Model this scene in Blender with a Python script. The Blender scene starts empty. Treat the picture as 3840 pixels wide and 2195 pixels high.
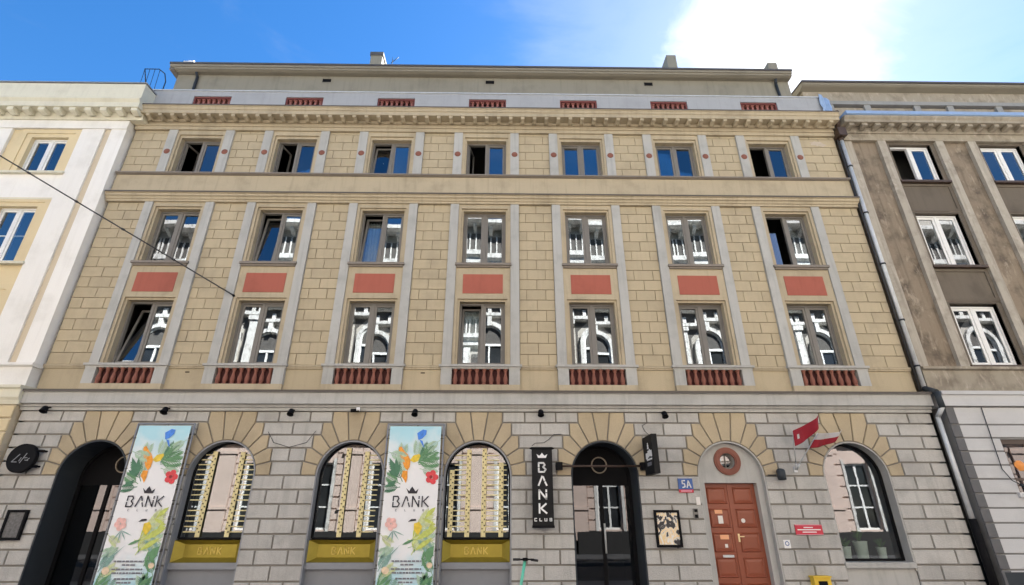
import bpy, bmesh, math, random
from mathutils import Vector, Matrix

random.seed(11)
S = bpy.context.scene
COL = S.collection

# ------------------------------------------------------------------ camera, sky, sun, exposure
cam_d = bpy.data.cameras.new('camera')
cam_d.sensor_width = 36.0
cam_d.lens = 1900.0 / 3840.0 * 36.0
cam_d.clip_start = 0.05
cam_d.clip_end = 3000
cam = bpy.data.objects.new('camera', cam_d)
COL.objects.link(cam)
cr = Vector((0.999892778, -0.0146431949, 0.0000975953))
cu = Vector((-0.00605693, -0.40750363, 0.9131835))
cf = Vector((0.01333215, 0.91308618, 0.40754863))
cm = Matrix((cr, cu, -cf)).transposed().to_4x4()
cm.translation = Vector((0, -12.0, 1.6))
cam.matrix_world = cm
S.camera = cam

SUN_EL, SUN_AZ = math.radians(44.2), math.radians(38.65)   # behind the house, to the right
sdir = Vector((math.sin(SUN_AZ) * math.cos(SUN_EL), math.cos(SUN_AZ) * math.cos(SUN_EL), math.sin(SUN_EL)))
sun_d = bpy.data.lights.new('sun', 'SUN')
sun_d.energy = 5.0
sun_d.angle = math.radians(0.53)
sun_d.color = (1.0, 0.975, 0.935)
sun = bpy.data.objects.new('sun', sun_d)
COL.objects.link(sun)
sun.rotation_euler = sdir.to_track_quat('Z', 'Y').to_euler()
sun.location = sdir * 60

world = bpy.data.worlds.new('World')
S.world = world
world.use_nodes = True
nt = world.node_tree
N, L = nt.nodes, nt.links
N.clear()
def wn(t, **k):
    n = N.new(t)
    for a, b in k.items(): setattr(n, a, b)
    return n
out = wn('ShaderNodeOutputWorld'); bg = wn('ShaderNodeBackground')
sky = wn('ShaderNodeTexSky', sky_type='NISHITA', sun_disc=False, sun_elevation=SUN_EL, sun_rotation=SUN_AZ)
sky.air_density = 1.0; sky.dust_density = 0.15; sky.ozone_density = 2.5
hsv = wn('ShaderNodeHueSaturation'); hsv.inputs['Saturation'].default_value = 1.32; hsv.inputs['Value'].default_value = 0.85; hsv.inputs['Hue'].default_value = 0.503
L.new(sky.outputs[0], hsv.inputs['Color'])
geo = wn('ShaderNodeTexCoord')
dot = wn('ShaderNodeVectorMath', operation='DOT_PRODUCT'); dot.inputs[1].default_value = sdir
L.new(geo.outputs['Generated'], dot.inputs[0])
nz = wn('ShaderNodeTexNoise'); nz.inputs['Scale'].default_value = 3.2; nz.inputs['Detail'].default_value = 8; nz.inputs['Roughness'].default_value = 0.58; nz.inputs['Distortion'].default_value = 0.7
mp = wn('ShaderNodeMapping'); mp.inputs['Scale'].default_value = (1, 1.0, 2.2); mp.inputs['Location'].default_value = (5.1, 0.4, 2.2)
L.new(geo.outputs['Generated'], mp.inputs[0]); L.new(mp.outputs[0], nz.inputs['Vector'])
# thin cloud, thicker and lit through towards the sun
a1 = wn('ShaderNodeMath', operation='MULTIPLY_ADD'); a1.inputs[1].default_value = 0.06; a1.inputs[2].default_value = -0.03
L.new(nz.outputs['Fac'], a1.inputs[0])
a2 = wn('ShaderNodeMath', operation='ADD'); L.new(dot.outputs['Value'], a2.inputs[0]); L.new(a1.outputs[0], a2.inputs[1])
veil = wn('ShaderNodeMapRange', interpolation_type='SMOOTHERSTEP')
veil.inputs['From Min'].default_value = 0.970; veil.inputs['From Max'].default_value = 1.016
L.new(a2.outputs[0], veil.inputs['Value'])
wisp = wn('ShaderNodeMapRange', interpolation_type='SMOOTHSTEP')
wisp.inputs['From Min'].default_value = 0.50; wisp.inputs['From Max'].default_value = 0.80; wisp.inputs['To Max'].default_value = 0.16
L.new(nz.outputs['Fac'], wisp.inputs['Value'])
halo = wn('ShaderNodeMapRange', interpolation_type='SMOOTHSTEP')
halo.inputs['From Min'].default_value = 0.84; halo.inputs['From Max'].default_value = 0.985; halo.inputs['To Max'].default_value = 0.14
a3 = wn('ShaderNodeMath', operation='MULTIPLY_ADD'); a3.inputs[1].default_value = 0.30; a3.inputs[2].default_value = -0.15
L.new(nz.outputs['Fac'], a3.inputs[0]); a4 = wn('ShaderNodeMath', operation='ADD'); L.new(dot.outputs['Value'], a4.inputs[0]); L.new(a3.outputs[0], a4.inputs[1]); L.new(a4.outputs[0], halo.inputs['Value'])
mx0 = wn('ShaderNodeMath', operation='MAXIMUM'); L.new(veil.outputs[0], mx0.inputs[0]); L.new(halo.outputs[0], mx0.inputs[1])
mx = wn('ShaderNodeMath', operation='MAXIMUM'); L.new(mx0.outputs[0], mx.inputs[0]); L.new(wisp.outputs[0], mx.inputs[1])
cl = wn('ShaderNodeMapRange', interpolation_type='SMOOTHSTEP')
cl.inputs['From Min'].default_value = 0.80; cl.inputs['From Max'].default_value = 0.985
cl.inputs['To Min'].default_value = 3.4; cl.inputs['To Max'].default_value = 6.0
L.new(dot.outputs['Value'], cl.inputs['Value'])
cc = wn('ShaderNodeCombineColor'); 
for i in range(3): L.new(cl.outputs[0], cc.inputs[i])
mixc = wn('ShaderNodeMix', data_type='RGBA')
L.new(mx.outputs[0], mixc.inputs['Factor']); L.new(hsv.outputs[0], mixc.inputs[6]); L.new(cc.outputs[0], mixc.inputs[7])
L.new(mixc.outputs[2], bg.inputs['Color'])
bg.inputs['Strength'].default_value = 0.05
L.new(bg.outputs[0], out.inputs[0])

vs = S.view_settings
vs.view_transform = 'Standard'; vs.look = 'None'; vs.gamma = 1.0; vs.use_curve_mapping = False
vs.exposure = 2.62
S.cycles.max_bounces = 6; S.cycles.diffuse_bounces = 3; S.cycles.glossy_bounces = 4; S.cycles.transparent_max_bounces = 8; S.cycles.transmission_bounces = 2
S.cycles.caustics_reflective = False; S.cycles.caustics_refractive = False

# ------------------------------------------------------------------ materials
MATS = {}
def nodes_of(name):
    m = bpy.data.materials.new(name); m.use_nodes = True
    t = m.node_tree
    return m, t, t.nodes['Principled BSDF']
def stucco(name, col, var=0.10, grime=0.25, grime_col=None, rough=0.9, bump=0.25, scale=1.0, rnd=0.05, streak=0.0, patch=None):
    """plaster / stone: two scales of mottling, dirt patches, per-piece tone and a fine grain"""
    m, t, p = nodes_of(name); n, l = t.nodes, t.links
    tc = n.new('ShaderNodeTexCoord'); ge = n.new('ShaderNodeNewGeometry')
    src = ge.outputs['Position']
    n1 = n.new('ShaderNodeTexNoise'); n1.inputs['Scale'].default_value = 1.3 * scale; n1.inputs['Detail'].default_value = 7; n1.inputs['Roughness'].default_value = 0.62
    n2 = n.new('ShaderNodeTexNoise'); n2.inputs['Scale'].default_value = 45 * scale; n2.inputs['Detail'].default_value = 4
    l.new(src, n1.inputs['Vector']); l.new(src, n2.inputs['Vector'])
    oi = n.new('ShaderNodeObjectInfo')
    v = n.new('ShaderNodeMath'); v.operation = 'MULTIPLY_ADD'; v.inputs[1].default_value = var * 2; v.inputs[2].default_value = 1 - var
    l.new(n2.outputs['Fac'], v.inputs[0])
    v2 = n.new('ShaderNodeMath'); v2.operation = 'MULTIPLY_ADD'; v2.inputs[1].default_value = rnd * 2; v2.inputs[2].default_value = 1 - rnd
    l.new(oi.outputs['Random'], v2.inputs[0])
    v3 = n.new('ShaderNodeMath'); v3.operation = 'MULTIPLY'; l.new(v.outputs[0], v3.inputs[0]); l.new(v2.outputs[0], v3.inputs[1])
    hs = n.new('ShaderNodeHueSaturation'); hs.inputs['Color'].default_value = (*col, 1); l.new(v3.outputs[0], hs.inputs['Value'])
    gc = grime_col or tuple(c * 0.55 for c in col)
    mr = n.new('ShaderNodeMapRange'); mr.interpolation_type = 'SMOOTHSTEP'
    mr.inputs['From Min'].default_value = 0.46; mr.inputs['From Max'].default_value = 0.72; mr.inputs['To Max'].default_value = grime
    l.new(n1.outputs['Fac'], mr.inputs['Value'])
    mi = n.new('ShaderNodeMix'); mi.data_type = 'RGBA'
    l.new(mr.outputs[0], mi.inputs['Factor']); l.new(hs.outputs[0], mi.inputs[6]); mi.inputs[7].default_value = (*gc, 1)
    last = mi.outputs[2]
    if streak > 0:
        mpp = n.new('ShaderNodeMapping'); mpp.inputs['Scale'].default_value = (6.0, 1, 0.45); l.new(src, mpp.inputs[0])
        n3 = n.new('ShaderNodeTexNoise'); n3.inputs['Scale'].default_value = 1.6; n3.inputs['Detail'].default_value = 6; l.new(mpp.outputs[0], n3.inputs['Vector'])
        m3 = n.new('ShaderNodeMapRange'); m3.interpolation_type = 'SMOOTHSTEP'; m3.inputs['From Min'].default_value = 0.48; m3.inputs['From Max'].default_value = 0.75; m3.inputs['To Max'].default_value = streak
        l.new(n3.outputs['Fac'], m3.inputs['Value'])
        mi2 = n.new('ShaderNodeMix'); mi2.data_type = 'RGBA'; l.new(m3.outputs[0], mi2.inputs['Factor']); l.new(last, mi2.inputs[6]); mi2.inputs[7].default_value = (*gc, 1)
        last = mi2.outputs[2]
    if patch:
        n4 = n.new('ShaderNodeTexNoise'); n4.inputs['Scale'].default_value = 3.4; n4.inputs['Detail'].default_value = 9; n4.inputs['Roughness'].default_value = 0.68; n4.inputs['Distortion'].default_value = 0.4
        m4 = n.new('ShaderNodeMapping'); m4.inputs['Location'].default_value = (3.1, 7.7, 1.3); m4.inputs['Scale'].default_value = (1.3, 1, .55); l.new(src, m4.inputs[0]); l.new(m4.outputs[0], n4.inputs['Vector'])
        r4 = n.new('ShaderNodeMapRange'); r4.interpolation_type = 'SMOOTHSTEP'; r4.inputs['From Min'].default_value = 0.53; r4.inputs['From Max'].default_value = 0.68; r4.inputs['To Max'].default_value = 0.75
        l.new(n4.outputs['Fac'], r4.inputs['Value']); mi4 = n.new('ShaderNodeMix'); mi4.data_type = 'RGBA'; l.new(r4.outputs[0], mi4.inputs['Factor']); l.new(last, mi4.inputs[6]); mi4.inputs[7].default_value = (*patch, 1); last = mi4.outputs[2]
    l.new(last, p.inputs['Base Color']); p.inputs['Roughness'].default_value = rough
    b = n.new('ShaderNodeBump'); b.inputs['Strength'].default_value = bump; b.inputs['Distance'].default_value = 0.01
    l.new(n2.outputs['Fac'], b.inputs['Height']); l.new(b.outputs[0], p.inputs['Normal'])
    MATS[name] = m
    return m
def paint(name, col, rough=0.5, metal=0.0, var=0.06, scale=8.0, spec=0.5):
    m, t, p = nodes_of(name); n, l = t.nodes, t.links
    ge = n.new('ShaderNodeNewGeometry'); n1 = n.new('ShaderNodeTexNoise'); n1.inputs['Scale'].default_value = scale; n1.inputs['Detail'].default_value = 5
    l.new(ge.outputs['Position'], n1.inputs['Vector'])
    v = n.new('ShaderNodeMath'); v.operation = 'MULTIPLY_ADD'; v.inputs[1].default_value = var * 2; v.inputs[2].default_value = 1 - var; l.new(n1.outputs['Fac'], v.inputs[0])
    hs = n.new('ShaderNodeHueSaturation'); hs.inputs['Color'].default_value = (*col, 1); l.new(v.outputs[0], hs.inputs['Value'])
    l.new(hs.outputs[0], p.inputs['Base Color']); p.inputs['Roughness'].default_value = rough; p.inputs['Metallic'].default_value = metal; p.inputs['Specular IOR Level'].default_value = spec
    MATS[name] = m
    return m
def glass(name, refl=0.32, tint=(0.75, 0.8, 0.8), wobble=0.0004):
    """window glass: mirror-like reflection over a see-through pane; slightly wavy"""
    m, t, p = nodes_of(name); n, l = t.nodes, t.links
    n.remove(p); o = n['Material Output']
    gl = n.new('ShaderNodeBsdfGlossy'); gl.inputs['Roughness'].default_value = 0.0; gl.inputs['Color'].default_value = (0.95, 0.97, 1, 1)
    tr = n.new('ShaderNodeBsdfTransparent'); tr.inputs['Color'].default_value = (*tint, 1)
    fr = n.new('ShaderNodeFresnel'); fr.inputs['IOR'].default_value = 1.5
    ad = n.new('ShaderNodeMath'); ad.operation = 'ADD'; ad.use_clamp = True; ad.inputs[1].default_value = refl; l.new(fr.outputs[0], ad.inputs[0])
    mi = n.new('ShaderNodeMixShader'); l.new(ad.outputs[0], mi.inputs[0]); l.new(tr.outputs[0], mi.inputs[1]); l.new(gl.outputs[0], mi.inputs[2])
    ge = n.new('ShaderNodeNewGeometry'); nn = n.new('ShaderNodeTexNoise'); nn.inputs['Scale'].default_value = 1.7; nn.inputs['Detail'].default_value = 2
    l.new(ge.outputs['Position'], nn.inputs['Vector'])
    b = n.new('ShaderNodeBump'); b.inputs['Strength'].default_value = 1.0; b.inputs['Distance'].default_value = wobble; l.new(nn.outputs['Fac'], b.inputs['Height']); l.new(b.outputs[0], gl.inputs['Normal'])
    l.new(mi.outputs[0], o.inputs[0]); MATS[name] = m
    return m

stucco('beige', (0.475, 0.397, 0.262), var=0.12, grime=0.55, grime_col=(0.34, 0.285, 0.195), rnd=0.06, streak=0.25)
stucco('beige_trim', (0.465, 0.392, 0.268), var=0.08, grime=0.45, streak=0.28)
stucco('beige_joint', (0.30, 0.24, 0.15), var=0.08)
stucco('grey_pilaster', (0.445, 0.442, 0.41), var=0.10, grime=0.35, streak=0.35, scale=1.5)
stucco('grey_trim', (0.44, 0.435, 0.405), var=0.08, grime=0.35, streak=0.3)
stucco('grey_block', (0.475, 0.462, 0.425), var=0.14, grime=0.5, rnd=0.08, streak=0.32, bump=0.8)
stucco('grey_joint', (0.26, 0.245, 0.215), var=0.1)
stucco('voussoir', (0.45, 0.37, 0.245), var=0.13, grime=0.35, rnd=0.07)
stucco('red_panel', (0.40, 0.118, 0.08), var=0.08, grime=0.35, streak=0.2)
stucco('terracotta', (0.25, 0.098, 0.068), var=0.1, grime=0.3)
stucco('maroon', (0.07, 0.02, 0.018), var=0.1)
stucco('maroon_frame', (0.17, 0.05, 0.045), var=0.1)
stucco('old_terracotta', (0.30, 0.12, 0.10), var=0.15, grime=0.5)
stucco('parapet', (0.385, 0.395, 0.40), var=0.06, grime=0.22, streak=0.2)
stucco('attic', (0.255, 0.235, 0.18), var=0.08, grime=0.35, streak=0.3, grime_col=(0.15, 0.135, 0.10))
stucco('attic_trim', (0.25, 0.225, 0.17), var=0.08, grime=0.3)
stucco('roof_felt', (0.09, 0.085, 0.085), var=0.1)
stucco('white_wall', (0.85, 0.825, 0.76), var=0.05, grime=0.22, grime_col=(0.5, 0.47, 0.4), streak=0.1)
stucco('cream_trim', (0.70, 0.665, 0.52), var=0.06, grime=0.3, grime_col=(0.4, 0.37, 0.27), streak=0.15)
stucco('yellow_wall', (0.70, 0.575, 0.35), var=0.05, grime=0.2)
stucco('ochre_strip', (0.62, 0.53, 0.38), var=0.06, grime=0.4, grime_col=(0.6, 0.5, 0.36))
stucco('dirty_wall', (0.25, 0.20, 0.142), var=0.16, patch=(0.40, 0.335, 0.25), grime=0.95, grime_col=(0.085, 0.066, 0.048), streak=0.55, scale=1.2)
stucco('dirty_spandrel', (0.145, 0.12, 0.09), var=0.15, grime=0.6, grime_col=(0.085, 0.07, 0.052), streak=0.3)
stucco('dirty_pilaster', (0.42, 0.38, 0.31), var=0.12, patch=(0.52, 0.46, 0.38), grime=0.55, grime_col=(0.17, 0.145, 0.11), streak=0.5, scale=1.6)
stucco('dirty_trim', (0.33, 0.29, 0.22), var=0.12, patch=(0.46, 0.40, 0.32), grime=0.7, grime_col=(0.16, 0.13, 0.095), streak=0.3, scale=1.6)
stucco('pale_patch', (0.50, 0.43, 0.34), var=0.1, grime=0.3)
stucco('shop_grey', (0.55, 0.55, 0.54), var=0.05, grime=0.2, rnd=0.03)
stucco('shop_joint', (0.24, 0.24, 0.235), var=0.05)
stucco('pavement', (0.36, 0.35, 0.33), var=0.12, grime=0.4)
stucco('asphalt', (0.05, 0.05, 0.051), var=0.2, grime=0.3)
stucco('kerbstone', (0.33, 0.32, 0.30), var=0.15, rnd=0.08)
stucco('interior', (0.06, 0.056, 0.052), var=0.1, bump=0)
stucco('opp_pink', (0.62, 0.49, 0.42), var=0.06, grime=0.2)
stucco('opp_white', (0.66, 0.645, 0.61), var=0.15, grime=0.85, grime_col=(0.26, 0.245, 0.22), streak=0.5, scale=3.2)  # coarse grime here paints in the light and dark of carved relief
stucco('opp_grey', (0.50, 0.47, 0.42), var=0.08, grime=0.3)
stucco('opp_render', (0.42, 0.39, 0.345), var=0.1, grime=0.4)
stucco('attic_grey', (0.30, 0.30, 0.28), var=0.1, grime=0.4)
stucco('opp_dark', (0.10, 0.092, 0.084), var=0.2, grime=0.8, scale=4)
stucco('opp_plinth', (0.022, 0.021, 0.02), var=0.1)
paint('frame_brown', (0.19, 0.178, 0.158), 0.6)
paint('flashing_dark', (0.10, 0.085, 0.07), 0.7)
paint('sill_metal', (0.22, 0.19, 0.155), 0.6)
paint('white_frame', (0.78, 0.78, 0.75), 0.4)
paint('black', (0.006, 0.006, 0.007), 0.75, spec=0.15)
paint('sign_black', (0.014, 0.014, 0.014), 0.7, spec=0.2)
paint('slate', (0.035, 0.042, 0.048), 0.65, spec=0.3)
paint('quoin_dark', (0.13, 0.13, 0.13), 0.9)
paint('steel_grey', (0.25, 0.26, 0.275), 0.5)
paint('panel_grey', (0.23, 0.24, 0.255), 0.6)
paint('zinc', (0.58, 0.60, 0.60), 0.4, 0.15, var=0.2)
paint('blue_zinc', (0.30, 0.42, 0.60), 0.45, 0.2, var=0.15)
paint('gold', (0.36, 0.285, 0.045), 0.42, 0.6, var=0.15)
paint('gold_dark', (0.22, 0.16, 0.02), 0.5, 0.4, var=0.15)
paint('gold_letter', (0.62, 0.48, 0.12), 0.4, 0.5)
paint('bulb_strip', (0.76, 0.66, 0.34), 0.5, var=0.3, scale=20)
paint('door_red', (0.27, 0.072, 0.034), 0.42, var=0.12, scale=5)
paint('white', (0.82, 0.82, 0.80), 0.5)
paint('paper', (0.80, 0.76, 0.70), 0.7)
paint('orange_paper', (0.85, 0.42, 0.22), 0.6)
paint('stud_brown', (0.05, 0.04, 0.015), 0.6)
paint('menu_print', (0.10, 0.10, 0.10), 0.4, var=0.95, scale=22)
paint('ring_metal', (0.20, 0.16, 0.11), 0.5)
paint('brass', (0.75, 0.6, 0.35), 0.3, 0.7)
paint('cable_black', (0.03, 0.03, 0.03), 0.7)
paint('flag_red', (0.25, 0.010, 0.020), 0.9, var=0.15)
paint('flag_white', (0.45, 0.43, 0.41), 0.9)
paint('plate_blue', (0.03, 0.10, 0.32), 0.4)
paint('plate_red', (0.55, 0.025, 0.05), 0.4)
paint('pink_strip', (0.75, 0.35, 0.42), 0.5)
paint('meter_yellow', (0.75, 0.50, 0.04), 0.5)
paint('mint', (0.12, 0.55, 0.38), 0.35)
paint('rubber', (0.02, 0.02, 0.02), 0.8)
paint('pot_green', (0.66, 0.82, 0.72), 0.4)
paint('leaf', (0.05, 0.13, 0.03), 0.6)
paint('curtain_white', (0.80, 0.79, 0.78), 0.9)
paint('curtain_blue', (0.22, 0.35, 0.62), 0.8)
paint('lamp_shade', (0.85, 0.82, 0.76), 0.8)
paint('lamp_orange', (0.80, 0.30, 0.06), 0.6)
paint('shop_dark', (0.06, 0.035, 0.022), 0.5)
for nm, c in dict(blue=(.06,.24,.75), orange=(.85,.33,.03), yellow=(.80,.58,.05), green=(.13,.30,.14), dgreen=(.07,.20,.11), mist=(.42,.58,.42), pale=(.62,.68,.36), red=(.72,.06,.07), dred=(.30,.01,.02), ink=(.02,.018,.025), lime=(.55,.62,.14), pink=(.85,.50,.44), sage=(.25,.42,.36), peach=(.80,.62,.42), grey=(.20,.20,.22)).items():
    paint('print_' + nm, c, 0.6, var=0.5, scale=16)
glass('glass', 0.15)
glass('shop_glass', 0.07)
glass('clear_glass', 0.04, (0.95, 0.96, 0.96))
glass('door_glass', 0.05, (0.3, 0.32, 0.33))
def dark_glass(name, col, rough=0.05):
    m, t, p = nodes_of(name); p.inputs['Base Color'].default_value = (*col, 1); p.inputs['Roughness'].default_value = rough; MATS[name] = m
    n, l = t.nodes, t.links
    ge = n.new('ShaderNodeNewGeometry'); nn = n.new('ShaderNodeTexNoise'); nn.inputs['Scale'].default_value = 0.8; l.new(ge.outputs['Position'], nn.inputs['Vector'])
    hs = n.new('ShaderNodeHueSaturation'); hs.inputs['Color'].default_value = (*col, 1); l.new(nn.outputs['Fac'], hs.inputs['Value']); l.new(hs.outputs[0], p.inputs['Base Color'])
dark_glass('opp_glass', (0.05, 0.055, 0.06))
# banner cloth: white with watercolour washes towards the top and bottom
def banner_mat():
    m, t, p = nodes_of('banner'); n, l = t.nodes, t.links
    ge = n.new('ShaderNodeNewGeometry'); sp = n.new('ShaderNodeSeparateXYZ'); l.new(ge.outputs['Position'], sp.inputs[0])
    nn = n.new('ShaderNodeTexNoise'); nn.inputs['Scale'].default_value = 2.6; nn.inputs['Detail'].default_value = 6; nn.inputs['Distortion'].default_value = 0.6; l.new(ge.outputs['Position'], nn.inputs['Vector'])
    d = n.new('ShaderNodeMath'); d.operation = 'SUBTRACT'; l.new(sp.outputs['Z'], d.inputs[0]); d.inputs[1].default_value = 1.85
    ab = n.new('ShaderNodeMath'); ab.operation = 'ABSOLUTE'; l.new(d.outputs[0], ab.inputs[0])
    ad = n.new('ShaderNodeMath'); ad.operation = 'MULTIPLY_ADD'; ad.inputs[1].default_value = 1.3; l.new(nn.outputs['Fac'], ad.inputs[0]); l.new(ab.outputs[0], ad.inputs[2])
    mr = n.new('ShaderNodeMapRange'); mr.interpolation_type = 'SMOOTHSTEP'; mr.inputs['From Min'].default_value = 1.35; mr.inputs['From Max'].default_value = 2.35; l.new(ad.outputs[0], mr.inputs['Value'])
    mi = n.new('ShaderNodeMix'); mi.data_type = 'RGBA'; l.new(mr.outputs[0], mi.inputs['Factor']); mi.inputs[6].default_value = (.86, .86, .85, 1); mi.inputs[7].default_value = (.42, .72, .80, 1)
    l.new(mi.outputs[2], p.inputs['Base Color']); p.inputs['Roughness'].default_value = 0.6; MATS['banner'] = m
banner_mat()
def poster_mat():
    m, t, p = nodes_of('poster'); n, l = t.nodes, t.links
    ge = n.new('ShaderNodeNewGeometry'); nn = n.new('ShaderNodeTexNoise'); nn.inputs['Scale'].default_value = 5.0; nn.inputs['Detail'].default_value = 4; nn.inputs['Distortion'].default_value = 1.5
    l.new(ge.outputs['Position'], nn.inputs['Vector'])
    r = n.new('ShaderNodeValToRGB'); e = r.color_ramp.elements
    e[0].position = 0.46; e[0].color = (.02, .02, .025, 1); e[1].position = 0.51; e[1].color = (.80, .76, .68, 1)
    k = e.new(0.57); k.color = (.85, .60, .25, 1); k = e.new(0.66); k.color = (.80, .78, .74, 1)
    l.new(nn.outputs['Fac'], r.inputs[0]); l.new(r.outputs[0], p.inputs['Base Color']); p.inputs['Roughness'].default_value = 0.35; MATS['poster'] = m
poster_mat()
M = MATS

# ------------------------------------------------------------------ mesh helpers
WP = {}
class MB:
    def __init__(s): s.v = []; s.f = []; s.mi = []; s.mats = []; s.cm = 0; s.sm = []; s.smooth = False
    def mat(s, name):
        if name not in s.mats: s.mats.append(name)
        s.cm = s.mats.index(name); return s
    def face(s, pts):
        i = len(s.v); s.v += [tuple(p) for p in pts]; s.f.append(list(range(i, i + len(pts)))); s.mi.append(s.cm); s.sm.append(s.smooth)
    def raw(s, vs, fs):
        i = len(s.v); s.v += [tuple(p) for p in vs]
        for f in fs: s.f.append([i + k for k in f]); s.mi.append(s.cm); s.sm.append(s.smooth)
    def box(s, x0, x1, y0, y1, z0, z1):
        s.raw([(x0,y0,z0),(x1,y0,z0),(x1,y1,z0),(x0,y1,z0),(x0,y0,z1),(x1,y0,z1),(x1,y1,z1),(x0,y1,z1)],
              [(0,3,2,1),(4,5,6,7),(0,1,5,4),(1,2,6,5),(2,3,7,6),(3,0,4,7)]); return s
    def prism(s, poly, y0, y1):
        n = len(poly)
        s.raw([(x,y0,z) for x,z in poly] + [(x,y1,z) for x,z in poly],
              [list(range(n)), list(range(2*n-1, n-1, -1))] + [(i, (i+1)%n + 0, (i+1)%n + n, i+n) for i in range(n)]); return s
    def mold(s, x0, x1, prof):
        n = len(prof)
        s.raw([(x0,y,z) for y,z in prof] + [(x1,y,z) for y,z in prof],
              [list(range(n)), list(range(2*n-1, n-1, -1))] + [(i, (i+1)%n, (i+1)%n + n, i+n) for i in range(n)]); return s
    def ring(s, path0, path1, y0, y1, closed=False):
        """flat band between two (x,z) paths, extruded y0..y1"""
        n = len(path0); o = [(x,y0,z) for x,z in path0] + [(x,y0,z) for x,z in path1] + [(x,y1,z) for x,z in path0] + [(x,y1,z) for x,z in path1]
        fs = []
        for i in range(n if closed else n-1):
            j = (i+1) % n
            fs += [(i,j,n+j,n+i), (2*n+i,3*n+i,3*n+j,2*n+j), (i,2*n+i,2*n+j,j), (n+i,n+j,3*n+j,3*n+i)]
        if not closed: fs += [(0,n,3*n,2*n), (n-1,3*n-1,4*n-1,2*n-1)]
        s.raw(o, fs); return s
    def tube(s, p, q, r, n=8, r2=None):
        p, q = Vector(p), Vector(q); d = (q-p).normalized(); a = d.orthogonal().normalized(); b = d.cross(a); r2 = r if r2 is None else r2
        vs = [p + (a*math.cos(t) + b*math.sin(t))*r for t in [2*math.pi*i/n for i in range(n)]] + [q + (a*math.cos(t) + b*math.sin(t))*r2 for t in [2*math.pi*i/n for i in range(n)]]
        old = s.smooth; s.smooth = True
        s.raw(vs, [(i,(i+1)%n,(i+1)%n+n,i+n) for i in range(n)]); s.smooth = old
        k = len(s.v) - 2*n
        for f in (list(range(n-1,-1,-1)), list(range(n,2*n))): s.f.append([k+i for i in f]); s.mi.append(s.cm); s.sm.append(False)
        return s
    def path(s, pts, r, n=6):
        for a, b in zip(pts, pts[1:]): s.tube(a, b, r, n)
        return s
    def lathe(s, prof, c, n=12, axis='z'):
        vs = []; m = len(prof)
        for r, h in prof:
            for i in range(n):
                t = 2*math.pi*i/n; a, b = r*math.cos(t), r*math.sin(t)
                vs.append((c[0]+a, c[1]+b, c[2]+h) if axis == 'z' else ((c[0]+a, c[1]+h, c[2]+b) if axis == 'y' else (c[0]+h, c[1]+a, c[2]+b)))
        old = s.smooth; s.smooth = True
        s.raw(vs, [(k*n+i, k*n+(i+1)%n, (k+1)*n+(i+1)%n, (k+1)*n+i) for k in range(m-1) for i in range(n)]); s.smooth = old
        k0 = len(s.v) - m*n
        for f in (list(range(n-1,-1,-1)), list(range((m-1)*n, m*n))): s.f.append([k0+i for i in f]); s.mi.append(s.cm); s.sm.append(False)
        return s
    def disc_y(s, cx, cz, r, y0, y1, n=24):
        return s.prism([(cx+r*math.cos(2*math.pi*i/n), cz+r*math.sin(2*math.pi*i/n)) for i in range(n)], y0, y1)
    def wall(s, x0, x1, z0, z1, Y, holes, depth=0.0):
        xs = sorted({x0, x1, *[h[0] for h in holes], *[h[1] for h in holes]}); zs = sorted({z0, z1, *[h[2] for h in holes], *[h[3] for h in holes]})
        for a, b in zip(xs, xs[1:]):
            for c, d in zip(zs, zs[1:]):
                mx_, mz = (a+b)/2, (c+d)/2
                if not any(h[0] < mx_ < h[1] and h[2] < mz < h[3] for h in holes): s.face([(a,Y,c),(b,Y,c),(b,Y,d),(a,Y,d)])
        if depth:
            for a, b, c, d in holes:
                e = Y + depth
                s.face([(a,Y,c),(a,Y,d),(a,e,d),(a,e,c)]); s.face([(b,Y,c),(b,e,c),(b,e,d),(b,Y,d)])
                s.face([(a,Y,d),(b,Y,d),(b,e,d),(a,e,d)]); s.face([(a,Y,c),(a,e,c),(b,e,c),(b,Y,c)])
        return s
    def mesh(s, name, mat, origin=(0,0,0), recalc=True):
        me = bpy.data.meshes.new(name)
        ox, oy, oz = origin
        me.from_pydata([(a-ox,b-oy,c-oz) for a,b,c in s.v], [], s.f)
        for k in (s.mats or [mat]): me.materials.append(M[k])
        if s.mats: me.polygons.foreach_set('material_index', s.mi)
        me.polygons.foreach_set('use_smooth', s.sm)
        if recalc:
            b = bmesh.new(); b.from_mesh(me); bmesh.ops.remove_doubles(b, verts=b.verts, dist=1e-5); bmesh.ops.recalc_face_normals(b, faces=b.faces); b.to_mesh(me); b.free()
        me.update(); return me
    def build(s, name, mat=None, parent=None, origin=(0,0,0), label=None):
        return place(s.mesh(name, mat, origin), name, parent, origin, label=label)
def place(me, name, parent=None, loc=(0,0,0), rot=None, label=None):
    o = bpy.data.objects.new(name, me); COL.objects.link(o)
    loc = Vector(loc); WP[o] = loc
    if parent is not None: o.parent = parent; o.location = loc - WP[parent]
    else: o.location = loc
    if rot: o.rotation_euler = rot
    if label: o['label'] = label
    return o
def thing(name, label, cat, loc=(0,0,0), group=None):
    o = bpy.data.objects.new(name, None); COL.objects.link(o); o.location = loc; WP[o] = Vector(loc)
    o.empty_display_size = 0.2
    o['label'] = label; o['category'] = cat
    if group: o['group'] = group
    return o
def tag(o, label, cat, group=None):
    o['label'] = label; o['category'] = cat
    if group: o['group'] = group
    return o
def struct(o): o['kind'] = 'structure'; return o
def B(name, mat, parent, *bxs, label=None):
    m = MB()
    for b in bxs: m.box(*b)
    return m.build(name, mat, parent, label=label)
_blk = {}
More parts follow.
